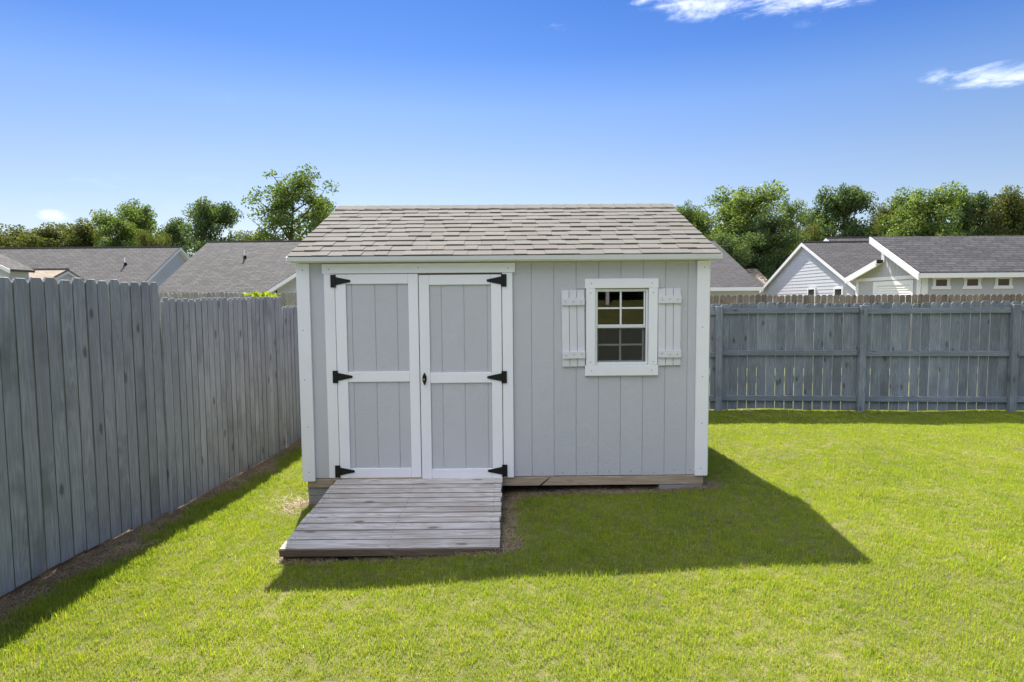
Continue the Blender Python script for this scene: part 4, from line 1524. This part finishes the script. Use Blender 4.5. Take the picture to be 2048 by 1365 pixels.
def tuft_obj(name, material, *a, **k):
    V, Fc, A = blade_tuft(*a, **k)
    Fc = [f if f[2] != f[3] else f[:3] for f in Fc]
    me = mesh(name, V, Fc, material)
    at_ = me.attributes.new('blade', 'FLOAT', 'FACE')
    at_.data.foreach_set('value', np.array(A, np.float32))
    return bpy.data.objects.new(name, me)


def scatter(name, tufts, pts, tintv, scl, kind_label):
    me = bpy.data.meshes.new(name)
    n = len(pts)
    me.vertices.add(n)
    me.vertices.foreach_set('co', np.asarray(pts, np.float32).ravel())
    for nm, arr in (('tint', tintv), ('size', scl), ('turn', rng.uniform(0, 6.283, n))):
        at_ = me.attributes.new(nm, 'FLOAT', 'POINT')
        at_.data.foreach_set('value', np.asarray(arr, np.float32))
    at_ = me.attributes.new('pick', 'INT', 'POINT')
    at_.data.foreach_set('value', rng.integers(0, len(tufts), n).astype(np.int32))
    me.update()
    c = bpy.data.collections.new(name + '_tufts')
    for t_ in tufts:
        c.objects.link(t_)
    o = put(name, me)
    tag(o, kind_label[0], kind_label[1], kind='stuff')
    ng = bpy.data.node_groups.new(name + '_scatter', 'GeometryNodeTree')
    ng.interface.new_socket('Geometry', in_out='INPUT', socket_type='NodeSocketGeometry')
    ng.interface.new_socket('Geometry', in_out='OUTPUT', socket_type='NodeSocketGeometry')
    gi = ng.nodes.new('NodeGroupInput'); go = ng.nodes.new('NodeGroupOutput')
    mp = ng.nodes.new('GeometryNodeMeshToPoints')
    ip = ng.nodes.new('GeometryNodeInstanceOnPoints')
    ci = ng.nodes.new('GeometryNodeCollectionInfo')
    ci.inputs['Collection'].default_value = c
    ci.inputs['Separate Children'].default_value = True
    ci.inputs['Reset Children'].default_value = True

    def attr(nm, typ='FLOAT'):
        nd = ng.nodes.new('GeometryNodeInputNamedAttribute')
        nd.data_type = typ
        nd.inputs['Name'].default_value = nm
        return nd.outputs[0]
    L = ng.links
    L.new(gi.outputs[0], mp.inputs['Mesh'])
    L.new(mp.outputs[0], ip.inputs['Points'])
    L.new(ci.outputs[0], ip.inputs['Instance'])
    ip.inputs['Pick Instance'].default_value = True
    L.new(attr('pick', 'INT'), ip.inputs['Instance Index'])
    cx = ng.nodes.new('ShaderNodeCombineXYZ')
    L.new(attr('turn'), cx.inputs[2])
    er = ng.nodes.new('FunctionNodeEulerToRotation')
    L.new(cx.outputs[0], er.inputs[0])
    L.new(er.outputs[0], ip.inputs['Rotation'])
    cs = ng.nodes.new('ShaderNodeCombineXYZ')
    sz_ = attr('size')
    for q in range(3):
        L.new(sz_, cs.inputs[q])
    L.new(cs.outputs[0], ip.inputs['Scale'])
    L.new(ip.outputs[0], go.inputs[0])
    md = o.modifiers.new('scatter', 'NODES')
    md.node_group = ng
    return o


def value_noise(x, y, sc, seed):
    rg = np.random.default_rng(seed)
    T = rg.uniform(0, 1, (64, 64))
    u, v = np.asarray(x) * sc + 1000, np.asarray(y) * sc + 1000
    iu, iv = np.floor(u).astype(int), np.floor(v).astype(int)
    fu, fv = u - iu, v - iv
    fu = fu * fu * (3 - 2 * fu); fv = fv * fv * (3 - 2 * fv)
    q = lambda a, b2: T[a % 64, b2 % 64]
    return (q(iu, iv) * (1 - fu) + q(iu + 1, iv) * fu) * (1 - fv) + (q(iu, iv + 1) * (1 - fu) + q(iu + 1, iv + 1) * fu) * fv


def lawn_points(dens, x0, x1, y0, y1):
    n = int((x1 - x0) * (y1 - y0) * dens)
    x = rng.uniform(x0, x1, n); y = rng.uniform(y0, y1, n)
    return x, y


allx, ally = [], []
for (d, x0, x1, y0, y1) in ((1500, -3.2, 4.3, 1.7, 4.2), (1150, -3.2, 6.6, 4.2, 6.2), (780, -3.2, 10.6, 6.2, 10.0)):
    x, y = lawn_points(d, x0, x1, y0, y1)
    allx.append(x); ally.append(y)
X = np.concatenate(allx); Y = np.concatenate(ally)
sm = soil_mask(X, Y)
inside = X > fence_x(Y) + .03
shedzone = (np.abs(X - SHED_X) < 1.86) & (Y > SHED_Y - .02) & (Y < SHED_Y + 3.25)
rampzone = (X > -1.64) & (X < -.085) & (Y > 4.03) & (Y < 5.5)
frust = np.abs(X) < .86 * Y + 1.6
thin = value_noise(X, Y, 3.1, 3) * .6 + value_noise(X, Y, 9.0, 4) * .4
worn = value_noise(X, Y, 7.0, 21) * .55 + value_noise(X, Y, 16.0, 22) * .45
bare = rng.uniform(0, 1, len(X)) < np.maximum(smoothstep(thin, .74, .88) * .6, smoothstep(worn, .74, .86) * .85)
keep = inside & ~shedzone & ~rampzone & frust & (rng.uniform(0, 1, len(X)) > sm * .985) & ~bare
X, Y = X[keep], Y[keep]
Z = height(X, Y)
tn = .33 + .20 * value_noise(X, Y, .8, 9) + .24 * value_noise(X, Y, 6.0, 10) - .06 + rng.normal(0, .17, len(X))
size = (.82 + .28 * value_noise(X, Y, 3.0, 12)) * rng.uniform(.75, 1.25, len(X))
size = np.where(rng.uniform(0, 1, len(X)) < .025, size * 1.7, size)
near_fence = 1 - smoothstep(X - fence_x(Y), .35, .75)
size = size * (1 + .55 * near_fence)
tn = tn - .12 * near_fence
gt = [tuft_obj('grass_tuft', M['grass'], 40 + k, 14, .030, .018, .038, .0028, .5) for k in range(6)]
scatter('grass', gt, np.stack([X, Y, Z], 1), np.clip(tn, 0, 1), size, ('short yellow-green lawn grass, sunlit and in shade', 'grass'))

# straw and dead thatch on the bare strips and in worn spots
x, y = lawn_points(900, -3.3, 2.2, 1.6, 10.0)
ms = soil_mask(x, y)
k = (rng.uniform(0, 1, len(x)) < ms * .9) & ~((x > -1.62) & (x < -.1) & (y > 4.06) & (y < 5.5)) & ~((np.abs(x - SHED_X) < 1.8) & (y > SHED_Y + .35))
x2, y2 = lawn_points(26, -3.0, 6.0, 1.7, 7.5)
k2 = (x2 > fence_x(y2) + .1) & ~((np.abs(x2 - SHED_X) < 1.86) & (y2 > SHED_Y - .02)) & ~((x2 > -1.64) & (x2 < -.085) & (y2 > 4.03) & (y2 < 5.5)) & (np.abs(x2) < .86 * y2 + 1.5)
ns = np.concatenate([np.ones(int(k.sum())), np.full(int(k2.sum()), .45)])
x = np.concatenate([x[k], x2[k2]]); y = np.concatenate([y[k], y2[k2]])
stf = [tuft_obj('straw_tuft', M['straw'], 70 + k, 7, .05, .05, .11, .0026, .4, flat=True) for k in range(4)]
scatter('straw', stf, np.stack([x, y, height(x, y) + .002], 1), rng.uniform(0, 1, len(x)), ns * rng.uniform(.6, 1.2, len(x)), ('dry brown straw strewn along the fence foot and ramp side', 'straw'))
